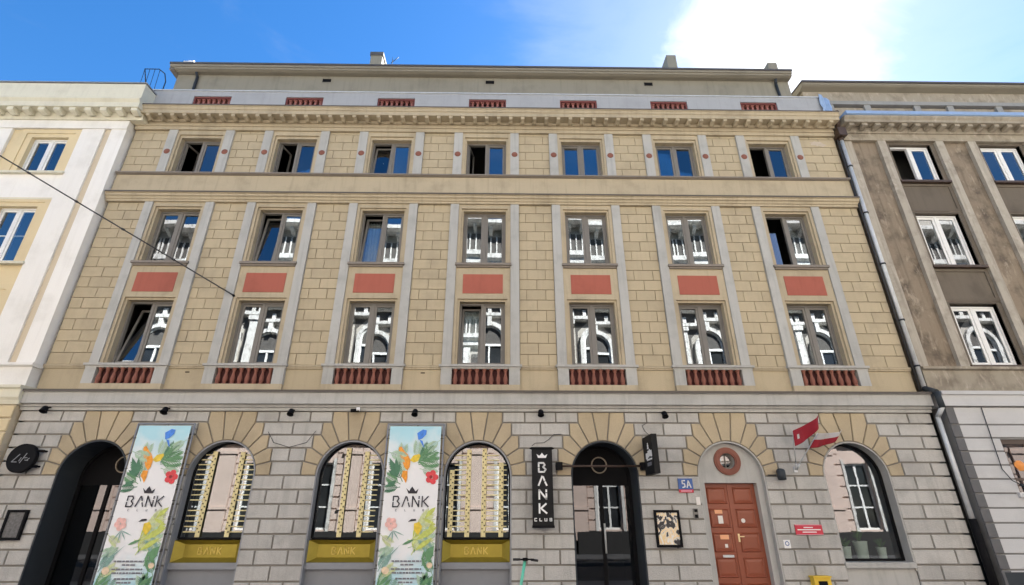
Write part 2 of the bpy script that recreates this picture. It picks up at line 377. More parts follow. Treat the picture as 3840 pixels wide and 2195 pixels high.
def block_mesh(w, h, mat, d=0.034, ch=0.007):
    """dressed stone block, origin at the centre of its back: chamfered front edge"""
    k = (round(w,3), round(h,3), mat, d, ch)
    if k not in _blk:
        m = MB(); a, b = w/2, h/2
        vs = [(-a,0,-b),(a,0,-b),(a,0,b),(-a,0,b), (-a,-d+ch,-b),(a,-d+ch,-b),(a,-d+ch,b),(-a,-d+ch,b), (-a+ch,-d,-b+ch),(a-ch,-d,-b+ch),(a-ch,-d,b-ch),(-a+ch,-d,b-ch)]
        fs = [(3,2,1,0)] + [(i,(i+1)%4,(i+1)%4+4,i+4) for i in range(4)] + [(i+4,(i+1)%4+4,(i+1)%4+8,i+8) for i in range(4)] + [(8,9,10,11)]
        m.raw(vs, fs); _blk[k] = m.mesh('block', mat)
    return _blk[k]
def strokes(m, segs, w, ox, oz, sx, sz, y0, y1):
    """letter strokes: thick segments in a unit box"""
    for (x0,z0,x1,z1) in segs:
        a = Vector((ox+x0*sx, oz+z0*sz)); b = Vector((ox+x1*sx, oz+z1*sz)); d = (b-a).normalized(); n_ = Vector((-d.y, d.x))*w/2; e = d*w*0.25
        m.prism([tuple(a-e+n_), tuple(a-e-n_), tuple(b+e-n_), tuple(b+e+n_)], y0, y1)
GLY = {
 'B': [(.05,.0,.05,.42),(.05,.58,.05,1),(.05,1,.6,1),(.6,1,.75,.78),(.75,.78,.55,.54),(.55,.54,.85,.28),(.85,.28,.65,0),(.65,0,.05,0)],
 'A': [(.0,.0,.42,1),(.52,.95,.68,.55),(.74,.38,.92,0)],
 'N': [(.05,0,.05,1),(.05,1,.85,0),(.85,.0,.85,.6),(.85,.78,.85,1)],
 'K': [(.05,.0,.05,1),(.2,.5,.8,1),(.32,.42,.85,0)],
 'C': [(.85,1,.15,1),(.15,1,.15,0),(.15,0,.85,0)], 'L': [(.15,1,.15,0),(.15,0,.85,0)],
 'U': [(.15,1,.15,0),(.15,0,.85,0),(.85,0,.85,1)],
 'Bs': [(.15,0,.15,1),(.15,1,.8,1),(.8,1,.8,0),(.8,0,.15,0),(.15,.5,.8,.5)],
 '5': [(.85,1,.2,1),(.2,1,.2,.55),(.2,.55,.75,.55),(.75,.55,.8,.1),(.8,.1,.2,0)],
 'Af': [(.05,0,.45,1),(.45,1,.9,0),(.22,.35,.7,.35)],
}
def crown(m, cx, cz, w, h, y0, y1):
    P = [(-.5,.75),(-.25,.42),(-.12,.65),(0,1),(.12,.65),(.25,.42),(.5,.75),(.36,0),(-.36,0)]
    m.prism([(cx+a*w, cz+b*h) for a, b in P], y0, y1)
def arch_pts(xc, r, zs, zb, n=20):
    return [(xc-r, zb)] + [(xc-r*math.cos(math.pi*i/n), zs+r*math.sin(math.pi*i/n)) for i in range(n+1)] + [(xc+r, zb)]

# ------------------------------------------------------------------ the street
g = MB(); g.face([(-600,-600,-.13),(600,-600,-.13),(600,600,-.13),(-600,600,-.13)]); struct(g.build('ground', 'asphalt'))
g = MB(); g.face([(-60,-9.6,-.126),(60,-9.6,-.126),(60,-3.2,-.126),(-60,-3.2,-.126)]); struct(g.build('road', 'asphalt'))
struct(B('pavement', 'pavement', None, (-60,60,-3.05,12,-.3,0.0)))
struct(B('pavement', 'asphalt', None, (-60,60,-40,-9.75,-.3,0.0)))
struct(B('kerb', 'kerbstone', None, (-60,60,-3.2,-3.054,-.3,0.004)))
struct(B('kerb', 'kerbstone', None, (-60,60,-9.746,-9.6,-.3,0.004)))

# ------------------------------------------------------------------ the beige house in the middle
XC = [-0.585 + 2.82*(i-3) for i in range(7)]         # bay centres
XL, XR = -11.05, 9.95
GY = -0.14                                           # face of the ground floor blocks
house = thing('townhouse', 'beige four-storey house with grey pilasters, red panels and arched grey stone ground floor', 'building', (-0.55, 0, 0))

holes = []
for xc in XC: holes += [(xc-.64,xc+.64,5.0,6.74), (xc-.64,xc+.64,7.75,9.49), (xc-.64,xc+.64,10.6,12.0)]
m = MB(); m.wall(XL, XR, 3.8, 12.6, 0.03, holes, 0.3); m.build('upper_wall', 'beige_joint', house)
# shell: side walls, back, roof, terrace
m = MB(); m.box(XL, XL+.3, .05, 11, 0, 13.4); m.box(XR-.3, XR, .05, 11, 0, 13.4); m.box(XL, XR, 10.7, 11, 0, 13.4); m.box(XL, XR, .1, 1.0, 12.62, 12.85)
m.box(XL+.3, XR-.3, 1.0, 10.7, 13.2, 13.4); m.build('shell', 'attic', house)
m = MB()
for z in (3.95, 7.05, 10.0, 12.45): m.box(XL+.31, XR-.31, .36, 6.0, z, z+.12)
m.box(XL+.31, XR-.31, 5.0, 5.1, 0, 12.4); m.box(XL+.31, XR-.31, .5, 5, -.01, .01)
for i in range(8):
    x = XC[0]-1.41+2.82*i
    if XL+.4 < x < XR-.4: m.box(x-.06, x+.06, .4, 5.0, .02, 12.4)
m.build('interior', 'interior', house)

# --- ashlar blocks of the upper piers (0.2915 m courses)
piers = [(XL, XC[0]-.95)] + [(XC[i]+.95, XC[i+1]-.95) for i in range(6)] + [(XC[6]+.95, XR)]
blk = []
def course_splits(a, b, odd, u=.52):
    w = b - a
    if odd: c = [a + w*.5]
    else: c = [a + w*.22, a + w*.76]
    if w > 1.0: c = [a + w*.30, a + w*.82] if odd else [a + w*.54]
    c = [x + random.uniform(-.02,.02) for x in c]
    e = [a] + c + [b]
    return list(zip(e, e[1:]))
for pa, pb in piers:
    for (z0, n, top) in ((4.997, 16, 9.63), (10.63, 6, 12.17)):
        for k in range(n):
            a, b = z0 + k*.2915, min(z0 + (k+1)*.2915, top)
            if b - a < .07: continue
            for x0, x1 in course_splits(pa, pb, k % 2): blk.append((x0, x1, a, b))
blk.sort(key=lambda t: (t[2] + 0.0*(t[1]-t[0])))
gap = .006
rest = MB()
for k, (x0, x1, a, b) in enumerate(blk):
    if k < 300:
        place(block_mesh(round(x1-x0-2*gap,2), b-a-2*gap, 'beige', .03, .005), 'ashlar_block', house, ((x0+x1)/2, .03, (a+b)/2))
    else:
        c = .005; X0, X1, A_, B_ = x0+gap, x1-gap, a+gap, b-gap
        rest.box(X0, X1, c, .03, A_, B_); rest.face([(X0+c,0,A_+c),(X1-c,0,A_+c),(X1-c,0,B_-c),(X0+c,0,B_-c)])
        f = [(X0,c,A_),(X1,c,A_),(X1,c,B_),(X0,c,B_)]; q = [(X0+c,0,A_+c),(X1-c,0,A_+c),(X1-c,0,B_-c),(X0+c,0,B_-c)]
        for i in range(4): rest.face([f[i], f[(i+1)%4], q[(i+1)%4], q[i]])
if rest.v:
    o = rest.build('small_ashlar_blocks', 'beige', house); o['kind'] = 'stuff'

# --- pilasters, window surrounds, spandrels
pil = MB().box(-.115,.115,-.09,0,0,4.63).mesh('pilaster', 'grey_pilaster')
pil4 = MB().box(-.125,.125,-.09,0,0,1.54).mesh('pilaster', 'grey_pilaster')
rou = MB(); rou.lathe([(.0,-.012),(.04,-.014),(.05,-.006),(.085,-.010),(.09,0)], (0,0,0), 16, 'y'); rou = rou.mesh('roundel', 'terracotta')
for xc in XC:
    for s in (-1, 1):
        place(pil, 'pilaster', house, (xc+s*.835, .03, 5.0))
        p = place(pil4, 'pilaster', house, (xc+s*.835, .03, 10.63))
        place(rou, 'roundel', p, (xc+s*.835, -.06, 11.37))
    # two storeys in one field
    m = MB(); h2 = [(xc-.64,xc+.64,5.02,6.76), (xc-.64,xc+.64,7.77,9.50)]
    m.wall(xc-.72, xc+.72, 5.0, 9.63, -.03, h2, .05)
    h3 = [(xc-.585,xc+.585,5.02,6.70), (xc-.585,xc+.585,7.77,9.44)]
    for (a,b,c,d) in h2: m.wall(a, b, c, d, .02, [h for h in h3 if h[2] == c], .22)
    m.box(xc-.72,xc-.715,-.03,.03,5.0,9.63); m.box(xc+.715,xc+.72,-.03,.03,5.0,9.63)
    m.build('window_surround', 'beige_trim', house)
    m = MB(); h2 = [(xc-.64,xc+.64,10.63,12.02)]
    m.wall(xc-.71, xc+.71, 10.63, 12.17, -.03, h2, .05); m.wall(xc-.64, xc+.64, 10.63, 12.02, .02, [(xc-.585,xc+.585,10.63,11.93)], .22)
    m.build('window_surround', 'beige_trim', house)
    m = MB(); m.box(xc-.52,xc+.52,-.042,-.025,6.91,7.455); m.build('spandrel_panel', 'red_panel', house)
    B('window_sill', 'sill_metal', house, (xc-.74,xc+.74,-.12,.26,7.70,7.765), (xc-.70,xc+.70,-.08,0,7.65,7.70))
    B('window_sill', 'grey_trim', house, (xc-1.0,xc+1.0,-.14,.26,4.945,5.0), (xc-.97,xc+.97,-.10,.0,4.90,4.945))

# --- balustrades under the first-floor windows
def baluster_mesh(h, r, mat):
    m = MB(); m.lathe([(r*.95,0),(r*.95,.05*h),(r*.6,.08*h),(r*.75,.13*h),(r*1.0,.28*h),(r*.92,.42*h),(r*.6,.62*h),(r*.48,.78*h),(r*.75,.84*h),(r*.55,.88*h),(r*.95,.93*h),(r*.95,h)], (0,0,0), 10)
    return m.mesh('baluster', mat)
bal = baluster_mesh(.385, .058, 'terracotta')
for xc in XC:
    m = MB(); m.mat('grey_pilaster'); m.box(xc-.95,xc-.69,-.10,.03,4.51,4.90); m.box(xc+.69,xc+.95,-.10,.03,4.51,4.90)
    m.mat('beige_trim'); m.box(xc-.95,xc+.95,-.10,.03,4.30,4.51); m.mat('maroon'); m.box(xc-.69,xc+.69,.02,.03,4.51,4.90)
    b = m.build('balustrade', None, house)
    for k in range(8): place(bal, 'baluster', b, (xc-.69+1.38*(k+.5)/8, -.045, 4.512))
for pa, pb in piers:
    m = MB(); m.box(pa+.004, pb-.004, 0.0, .03, 4.30, 4.895); m.build('base_panel', 'beige', house)
    m = MB(); m.mold(pa-.002, pb+.002, [(.03,4.997),(-.05,4.985),(-.05,4.95),(-.03,4.92),(-.03,4.897),(.03,4.897)]); m.build('sill_course', 'beige_trim', house)

# --- string course over the ground floor
m = MB(); m.mold(XL-.03, XR+.05, [(.03,4.34),(-.34,4.30),(-.34,4.262),(-.30,4.262),(-.30,4.005),(-.215,4.0),(-.215,3.945),(-.18,3.93),(-.18,3.865),(.03,3.865)])
m.build('string_course', 'grey_trim', house)
m = MB(); m.mold(XL-.035, XR+.055, [(.03,4.356),(-.355,4.316),(-.355,4.268),(-.345,4.268),(-.345,4.306),(.03,4.344)]); m.build('string_course_flashing', 'flashing_dark', house)
# --- middle cornice, band, upper sill course
m = MB(); m.mold(XL-.03, XR+.02, [(.03,9.93),(-.19,9.89),(-.19,9.85),(-.16,9.84),(-.16,9.78),(-.12,9.76),(-.10,9.70),(-.075,9.695),(-.075,9.632),(.03,9.632)]); m.build('cornice', 'beige_trim', house)
m = MB(); m.mold(XL-.036, XR+.026, [(.03,9.934),(-.205,9.902),(-.205,9.862),(-.195,9.862),(-.195,9.893),(.03,9.932)]); m.build('cornice_flashing', 'flashing_dark', house)
B('frieze_band', 'beige_trim', house, (XL-.01, XR, -.05, .03, 9.935, 10.53))
m = MB(); m.mold(XL-.02, XR+.01, [(.28,10.63),(-.06,10.628),(-.13,10.60),(-.13,10.565),(-.07,10.532),(.03,10.532)]); m.build('sill_course', 'sill_metal', house)
# --- entablature and main cornice
B('architrave', 'beige_trim', house, (XL, XR, -.075, .03, 12.172, 12.29), (XL, XR, -.105, .03, 12.29, 12.325), (XL, XR, -.07, .03, 12.325, 12.43))
m = MB(); m.mold(XL-.02, XR+.03, [(.03,12.80),(-.47,12.77),(-.47,12.73),(-.44,12.71),(-.42,12.64),(-.40,12.635),(-.40,12.505),(-.14,12.505),(-.12,12.432),(.03,12.432)]); m.build('main_cornice', 'beige_trim', house)
m = MB(); m.mold(XL-.025, XR+.035, [(.03,12.812),(-.48,12.782),(-.48,12.745),(-.473,12.745),(-.473,12.775),(.03,12.802)]); m.build('main_cornice_flashing', 'flashing_dark', house)
mm = MB(); mm.mold(-.052, .052, [(-.385,.10),(-.385,.03),(-.35,.015),(-.30,.012),(-.22,-.015),(-.16,.0),(-.13,.03),(-.13,.10)])
mod = mm.mesh('modillion', 'beige_trim')
x = XL + .15
while x < XR:
    place(mod, 'modillion', house, (x, 0, 12.404)); x += .3558
# --- parapet with pierced red balustrades
m = MB(); ph = [(xc-.575, xc+.575, 12.86, 13.50) for xc in XC]
m.wall(XL+.02, XR-.02, 12.78, 13.70, -.06, ph, .28); m.face([(XL+.02,-.06,12.78),(XL+.02,.22,12.78),(XL+.02,.22,13.7),(XL+.02,-.06,13.7)]); m.face([(XR-.02,-.06,12.78),(XR-.02,-.06,13.7),(XR-.02,.22,13.7),(XR-.02,.22,12.78)])
m.wall(XL+.02, XR-.02, 12.78, 13.70, .22, ph)
m.build('parapet', 'parapet', house)
m = MB(); m.mold(XL, XR, [(.26,13.745),(-.09,13.735),(-.09,13.70),(.26,13.70)]); m.build('parapet_coping', 'zinc', house)
pb_ = MB(); pb_.box(-.05,.05,-.05,.05,0,.10); pb_.box(-.032,.032,-.032,.032,.10,.17); pb_.box(-.055,.055,-.055,.055,.17,.40); pb_.box(-.03,.03,-.03,.03,.40,.54); pb_.box(-.05,.05,-.05,.05,.54,.638)
pbm = pb_.mesh('parapet_baluster', 'old_terracotta')
for xc in XC:
    m = MB(); m.box(xc-.57,xc+.57,.19,.215,12.862,13.498); bk = m.build('balustrade_back', 'maroon', house)
    m = MB(); m.wall(xc-.574, xc+.574, 12.861, 13.499, -.03, [(xc-.53,xc+.53,12.95,13.44)], .1); fr = m.build('balustrade_frame', 'maroon_frame', house)
    for k in range(7): place(pbm, 'parapet_baluster', fr, (xc-.54+1.08*(k+.5)/7, .06, 12.862))
# --- set-back attic storey
AX0, AX1 = XL+.0, 9.62
m = MB(); m.box(AX0, AX1, .75, 9.0, 12.86, 15.30); m.build('attic_wall', 'attic', house)
m = MB(); m.mold(AX0-.14, AX1+.02, [(9.2,15.52),(.46,15.47),(.46,15.34),(.50,15.33),(.50,15.27),(.60,15.24),(.752,15.24),(.752,15.302),(9.2,15.302)]); ro = m.build('roof', 'attic_trim', house)
m = MB(); m.mold(AX0-.15, AX1+.03, [(9.2,15.55),(.43,15.49),(.43,15.42),(.455,15.42),(.455,15.474),(9.2,15.535)]); m.build('roof_edge', 'roof_felt', house)
m = MB(); m.box(AX0-.15, AX0, .5, 9.0, 15.22, 15.30); m.build('side_eave', 'sill_metal', house)
for x in (-6.04, -0.56, 4.81): 
    m = MB(); m.wall(x-.17, x+.17, 14.95, 15.15, .735, [(x-.145,x+.145,14.975,15.125)], .015); v_ = m.build('vent', 'attic_trim', house)
    B('vent_opening', 'black', v_, (x-.144, x+.144, .746, .752, 14.976, 15.124))
for (x, dx) in ((-10.35, .02), (9.12, .10)):
    m = MB(); m.mat('slate'); m.path([(x,.60,15.22),(x+dx*.3,.70,15.08),(x+dx,.70,13.3)], .045, 8); m.build('attic_downpipe', None, house)
# chimneys
for (x0, x1, y0, y1, z1, cap) in ((-5.16,-4.72,2.0,2.7,17.85,1), (6.14,6.50,2.0,2.9,17.9,0), (9.28,9.60,1.0,1.35,16.42,0)):
    m = MB(); m.mat('attic'); m.box(x0, x1, y0, y1, 15.5, z1-.16); m.mat('roof_felt' if cap else 'attic')
    m.box(x0-(.03 if cap else 0)-.001, x1+(.03 if cap else 0)+.001, y0-.001-(.03 if cap else 0), y1+.03, z1-.16, z1); c = m.build('chimney', None, ro)
B('roof_box', 'white', ro, (-11.02,-10.82,.9,1.1,15.52,16.08)); B('roof_box', 'zinc', ro, (-11.22,-11.03,.95,1.1,15.50,16.12))
for k, (x, z, rx, rz) in enumerate(((9.32, 11.93, .22, .10), (9.52, 11.88, .14, .07))):
    rr = random.Random(k+5); n = 16
    m = MB(); m.prism([(x+rx*math.cos(2*math.pi*i/n)*rr.uniform(.5,1.15), z+rz*math.sin(2*math.pi*i/n)*rr.uniform(.5,1.2)) for i in range(n)], -.004-.001*k, .002); m.build('repair_patch', 'pale_patch', house)
for x in (-7.62, -1.98): B('vent', 'black', house, (x-.05, x+.05, -.006, .002, 4.80, 4.825))
# --- windows
def window(parent, xc, z0, z1, hw, Y, left='closed', right='closed', fm='frame_brown', gm='glass', bar=None, t=.055):
    """two-leaf casement: fixed frame (part), each sash and pane below it"""
    m = MB(); fr = .045
    m.box(xc-hw, xc-hw+fr, Y, Y+.09, z0, z1); m.box(xc+hw-fr, xc+hw, Y, Y+.09, z0, z1); m.box(xc-hw+fr, xc+hw-fr, Y, Y+.09, z1-fr, z1); m.box(xc-hw+fr, xc+hw-fr, Y, Y+.09, z0, z0+fr)
    m.box(xc-.035, xc+.035, Y+.004, Y+.086, z0+fr, z1-fr)
    w = m.build('window', fm, parent)
    for s, st in ((-1, left), (1, right)):
        a, b = (xc-hw+fr, xc-.035) if s < 0 else (xc+.035, xc+hw-fr)
        a += .003; b -= .003; c, d = z0+fr+.003, z1-fr-.003
        hx = a if s < 0 else b
        org = (hx, Y+.05, c)
        m = MB(); y0, y1 = Y-.012+.03, Y+.075
        m.box(a, a+t, y0, y1, c, d); m.box(b-t, b, y0, y1, c, d); m.box(a+t, b-t, y0, y1, c, c+t); m.box(a+t, b-t, y0, y1, d-t, d)
        if bar: 
            for q in bar: m.box(a+t, b-t, y0+.01, y1-.01, c+(d-c)*q-.012, c+(d-c)*q+.012)
        sa = m.build('sash', fm, w, org)
        g = MB(); g.box(a+t-.004, b-t+.004, Y+.036, Y+.044, c+t-.004, d-t+.004); pa = g.build('pane', gm, w, org)
        rot = None
        if st == 'tilt': rot = (math.radians(-random.uniform(6.5, 8.0)), 0, 0)
        elif st == 'wide': rot = (math.radians(-13), 0, 0)
        elif st == 'slight': rot = (0, 0, math.radians(4.0) * -s)
        elif st == 'open': rot = (0, 0, math.radians(78) * -s)
        if st == 'closed': pa.rotation_euler = (math.radians(random.uniform(-.5,.7)), 0, math.radians(random.uniform(-.6,.6)))
        if rot:
            for o in (sa, pa): o.rotation_euler = rot
    return w
WY = .17
L4 = ['open', 'open', 'tilt', 'open', 'closed', 'closed', 'open']
L3 = ['closed', 'tilt', 'tilt', 'closed', 'closed', 'closed', 'open']
L2 = ['wide', 'slight', 'closed', 'tilt', 'closed', 'closed', 'closed']
for i, xc in enumerate(XC):
    window(house, xc, 5.02, 6.70, .583, WY, L2[i]); window(house, xc, 7.77, 9.44, .583, WY, L3[i]); window(house, xc, 10.635, 11.93, .583, WY, L4[i])
# things behind the panes
def curtain(x0, x1, y, z0, z1, mat, label):
    m = MB(); n = 28; m.smooth = True
    for k in range(n):
        a, b = k/n, (k+1)/n
        ya, yb = y+.03*math.sin(a*34), y+.03*math.sin(b*34)
        m.face([(x0+(x1-x0)*a, ya, z0), (x0+(x1-x0)*b, yb, z0), (x0+(x1-x0)*b, yb, z1), (x0+(x1-x0)*a, ya, z1)])
        m.face([(x0+(x1-x0)*a, ya+.008, z0), (x0+(x1-x0)*a, ya+.008, z1), (x0+(x1-x0)*b, yb+.008, z1), (x0+(x1-x0)*b, yb+.008, z0)])
    return tag(m.build('curtain', mat), label, 'curtain')
curtain(XC[3]-.54, XC[3]-.06, .48, 5.35, 6.62, 'curtain_white', 'white curtain behind the left pane of the middle first-floor window')
curtain(XC[6]-.42, XC[6]-.20, .36, 7.8, 9.0, 'curtain_blue', 'blue curtain in the open window above the rightmost red panel')
curtain(XC[6]+.16, XC[6]+.34, .42, 10.66, 11.8, 'curtain_white', 'pale curtain in the rightmost top-floor window')
curtain(XC[2]-.50, XC[2]-.05, .50, 7.8, 9.3, 'curtain_white', 'pale pleated curtain behind the third second-floor window from left')
lx, ly, lz = XC[2]-.26, .44, 10.12
lt = thing('standing_lamp', 'white lampshade seen in the third top-floor window from the left', 'lamp', (lx, ly, lz))
m = MB(); m.lathe([(.15,1.16),(.075,1.46),(.072,1.46),(.147,1.16)], (lx,ly,lz), 16); m.build('lamp_shade', 'lamp_shade', lt)
m = MB(); m.lathe([(.13,0),(.13,.02),(.02,.05),(.012,1.3)], (lx,ly,lz), 10); m.build('lamp_base', 'white', lt)

# ------------------------------------------------------------------ ground floor of the beige house
R_, ZS, HB = .748, 2.465, 1.41
BK = GY + .034                                         # joint plane behind the block faces
def gf_backing():
    m = MB(); n = 24
    m.face([(XL,BK,0),(XC[0]-HB,BK,0),(XC[0]-HB,BK,3.87),(XL,BK,3.87)]); m.face([(XC[6]+HB,BK,0),(XR+.02,BK,0),(XR+.02,BK,3.87),(XC[6]+HB,BK,3.87)])
    for xc in XC:
        for s in (-1, 1):
            m.face([(xc+s*R_,BK,0),(xc+s*HB,BK,0),(xc+s*HB,BK,ZS),(xc+s*R_,BK,ZS)])
            pts = [(xc+s*R_*math.cos(math.pi/2*i/n), ZS+R_*math.sin(math.pi/2*i/n)) for i in range(n+1)]
            for (a, b) in zip(pts, pts[1:]): m.face([(a[0],BK,a[1]),(b[0],BK,b[1]),(b[0],BK,3.87),(a[0],BK,3.87)])
            m.face([(xc+s*R_,BK,ZS),(xc+s*HB,BK,ZS),(xc+s*HB,BK,3.87),(xc+s*R_,BK,3.87)])
    m.box(XR-.1, XR+.02, BK, .03, 0, 3.87); m.box(XL, XL+.1, BK, .03, 0, 3.87)
    return m.build('ground_wall', 'grey_joint', house)
gf_backing()
KX = [1.07, 1.03, .91, .745, .54, .205]; KZ = [2.465, 2.755, 3.045, 3.33, 3.612, 3.862]
ZROW = [0.135 + .2912*k for k in range(8)] + KZ           # course lines
ZROW = [z for z in ZROW if z < 2.4] + KZ
gj = .018
def rows_split(a, b, k, end):
    w = b - a
    if end: c = [a + w*.38] if k % 2 else [a + w*.66]
    elif w > 1.2: c = [a + w*.5] if k % 2 else [a + w*.24, a + w*.76]
    elif w > .8: c = [a + w*.5] if k % 2 else []
    else: c = [] if k % 2 == 0 else [a + w*.5]
    c = [x + random.uniform(-.025,.025) for x in c]; e = [a] + c + [b]
    return list(zip(e, e[1:]))
for k, (za, zb) in enumerate(zip(ZROW, ZROW[1:])):
    top = za >= 2.46
    if top: ox = KX[min(range(6), key=lambda i: abs(KZ[i]-za))]
    else: ox = R_ + .0
    for j in range(8):
        a = XL if j == 0 else XC[j-1] + ox
        b = XR + .02 if j == 7 else XC[j] - ox
        if k == len(ZROW)-2 and 0 < j < 7: sp = [(a + (b-a)*q, a + (b-a)*r) for q, r in ((0,.295),(.295,.705),(.705,1))]
        else: sp = rows_split(a, b, k, j in (0, 7))
        for (x0, x1) in sp:
            e0 = gj if (x0 > a + .01 or top) and x0 > XL+.01 else 0; e1 = gj if (x1 < b - .01 or top) and x1 < XR else 0
            w = x1 - x0 - e0 - e1
            if w < .06: continue
            place(block_mesh(round(w,2), zb-za-2*gj, 'grey_block', .034, .008), 'rusticated_block', house, ((x0+e0+x1-e1)/2, BK, (za+zb)/2))
# stepped voussoirs, eleven to an arch
def shrink(poly, d):
    n = len(poly); out_ = []
    ar = sum(poly[i][0]*poly[(i+1)%n][1]-poly[(i+1)%n][0]*poly[i][1] for i in range(n)); sg = 1 if ar > 0 else -1
    for i in range(n):
        p0, p1, p2 = Vector(poly[i-1]), Vector(poly[i]), Vector(poly[(i+1)%n])
        d1 = (p1-p0).normalized(); d2 = (p2-p1).normalized()
        n1 = Vector((-d1.y, d1.x))*sg; n2 = Vector((-d2.y, d2.x))*sg
        bis = n1 + n2; L2_ = bis.length_squared
        q = p1 + (bis * (2*d/L2_) if L2_ > .3 else n1*d); out_.append((q.x, q.y))
    return out_
def vous_meshes():
    ms = []
    th = [math.radians(90 - 16.3636*k) for k in range(6)]  # from the vertical
    for i in range(6):
        if i < 5:
            a0, a1 = th[i], th[i+1]
            inner = [(R_*math.sin(a1+(a0-a1)*q), ZS+R_*math.cos(a1+(a0-a1)*q)) for q in (1, .5, 0)]
            poly = inner + [(KX[i+1] if i < 4 else KX[5], KZ[i+1])] + [(KX[i], KZ[i+1]), (KX[i], KZ[i])]
        else:
            a0 = th[5]; inner = [(R_*math.sin(a0*q), ZS+R_*math.cos(a0*q)) for q in (1, 0, -1)]
            poly = inner + [(-KX[5], KZ[5]), (KX[5], KZ[5])]
        p0 = shrink(poly, .014); p1 = shrink(poly, .022)
        m = MB(); n = len(p0); d = .036
        m.raw([(x,0,z) for x,z in p0]+[(x,-d+.008,z) for x,z in p0]+[(x,-d,z) for x,z in p1],
              [list(range(n))]+[(k,(k+1)%n,(k+1)%n+n,k+n) for k in range(n)]+[(k+n,(k+1)%n+n,(k+1)%n+2*n,k+2*n) for k in range(n)]+[list(range(2*n,3*n))])
        ms.append(m.mesh('voussoir', 'voussoir'))
        if i < 5:
            m2 = MB(); m2.v = [(-x,y,z) for x,y,z in m.v]; m2.f = m.f; m2.mi = m.mi; m2.sm = m.sm; ms.append(m2.mesh('voussoir', 'voussoir'))
    return ms
VM = vous_meshes()
for xc in XC:
    for me in VM: place(me, 'voussoir', house, (xc, BK, 0))

def reveal(xc, r, zb, y0, y1, mat, name='arch_reveal', t=.03):
    """lining of the arch, with its own thickness"""
    m = MB(); m.smooth = False
    m.ring(arch_pts(xc, r, ZS, zb), arch_pts(xc, r+t, ZS, zb), y0, y1); return m.build(name, mat, house)
def arch_sheet(name, mat, parent, xc, r, zb, y0, y1, zs=ZS, label=None):
    m = MB(); m.prism(arch_pts(xc, r, zs, zb), y0, y1); return m.build(name, mat, parent, label=label)

# --- three shop windows with gilded boxes (second, third, fourth arch)
for i in (1, 2, 3):
    xc = XC[i]
    reveal(xc, R_-.03, 0, GY+.012, .20, 'steel_grey')
    m = MB(); m.ring(arch_pts(xc, R_-.031, ZS, 1.22), arch_pts(xc, R_-.062, ZS, 1.22), .06, .12); m.box(xc-R_+.062, xc+R_-.062, .055, .125, 1.195, 1.232)
    w = m.build('shop_window', 'black', house)
    arch_sheet('pane', 'shop_glass', w, xc, R_-.058, 1.23, .085, .093)
    # gilded tray below the glass
    m = MB(); a, b = R_-.034, .55
    o4 = [(xc-a,.0,.765),(xc+a,.0,.765),(xc+a,.0,1.184),(xc-a,.0,1.184)]; i4 = [(xc-b,.14,.85),(xc+b,.14,.85),(xc+b,.14,1.10),(xc-b,.14,1.10)]
    for k in range(4): m.face([o4[k], o4[(k+1)%4], i4[(k+1)%4], i4[k]])
    m.face(i4)
    bx = [(x, .16, z) for x, y, z in o4]
    for k in range(4): m.face([o4[k], bx[k], bx[(k+1)%4], o4[(k+1)%4]])
    m.face(bx[::-1])
    box = m.build('gilded_box', 'gold', house)
    m = MB(); lx = -.25
    for ch in 'BANK': strokes(m, GLY[ch], .022, xc+lx, .91, .10, .13, .128, .139); lx += .135
    m.build('lettering', 'gold_letter', box)
    B('window_ledge', 'steel_grey', house, (xc-R_+.031, xc+R_-.031, -.03, .16, .64, .763))
    B('apron_panel', 'panel_grey', house, (xc-R_+.031, xc+R_-.031, .05, .12, 0, .638))
    # studded gilt strips standing behind the glass
    for dx in ({1: (-.30, .32), 2: (-.12, .30), 3: (-.58, -.21, .14, .52)}[i]):
        zt = ZS + math.sqrt(max(.02, (R_-.1)**2 - (abs(dx)+.05)**2)) - .02
        st = thing('studded_strip', {(1,-.30): 'left gilt studded strip in the arched window beside the dark entrance', (1,.32): 'right gilt studded strip in the arched window beside the dark entrance',
             (2,-.12): 'left gilt studded strip in the third arched window', (2,.30): 'right gilt studded strip in the third arched window',
             (3,-.58): 'leftmost gilt studded strip in the window right of the second banner', (3,-.21): 'second gilt studded strip in the window right of the second banner',
             (3,.14): 'third gilt studded strip in the window right of the second banner', (3,.52): 'rightmost gilt studded strip in the window left of the hanging sign'}[(i,dx)], 'decoration', (xc+dx, .047, 1.24), 'studded strips in the shop windows')
        B('strip', 'bulb_strip', st, (xc+dx-.05, xc+dx+.05, .040, .054, 1.24, zt))
        m = MB(); z = 1.34
        sd = MB(); sd.disc_y(0, 0, .016, 0, .010, 8); sd = sd.mesh('stud', 'stud_brown')
        sdx = 1
        while z < zt-.05: place(sd, 'stud', st, (xc+dx+.024*sdx, .029, z)); z += .062; sdx = -sdx
        e0, e1 = {(1,-.30): (-.63,-.35), (1,.32): (.37,.63), (2,-.12): (0,0), (2,.30): (.35,.60), (3,-.58): (-.53,-.26), (3,-.21): (0,0), (3,.14): (.19,.47), (3,.52): (.57,.64)}[(i,dx)]
        z = 1.33
        while e1 > e0 and z < 2.95:
            hx = math.sqrt(max(0, (R_-.07)**2 - max(0, z-ZS)**2)); a_, b_ = max(e0, -hx), min(e1, hx)
            if b_ - a_ > .03 and not (1.75 < z < 1.9): B('lattice_bar', 'bulb_strip', st, (xc+a_, xc+b_, .060, .068, z, z+.022))
            z += .105

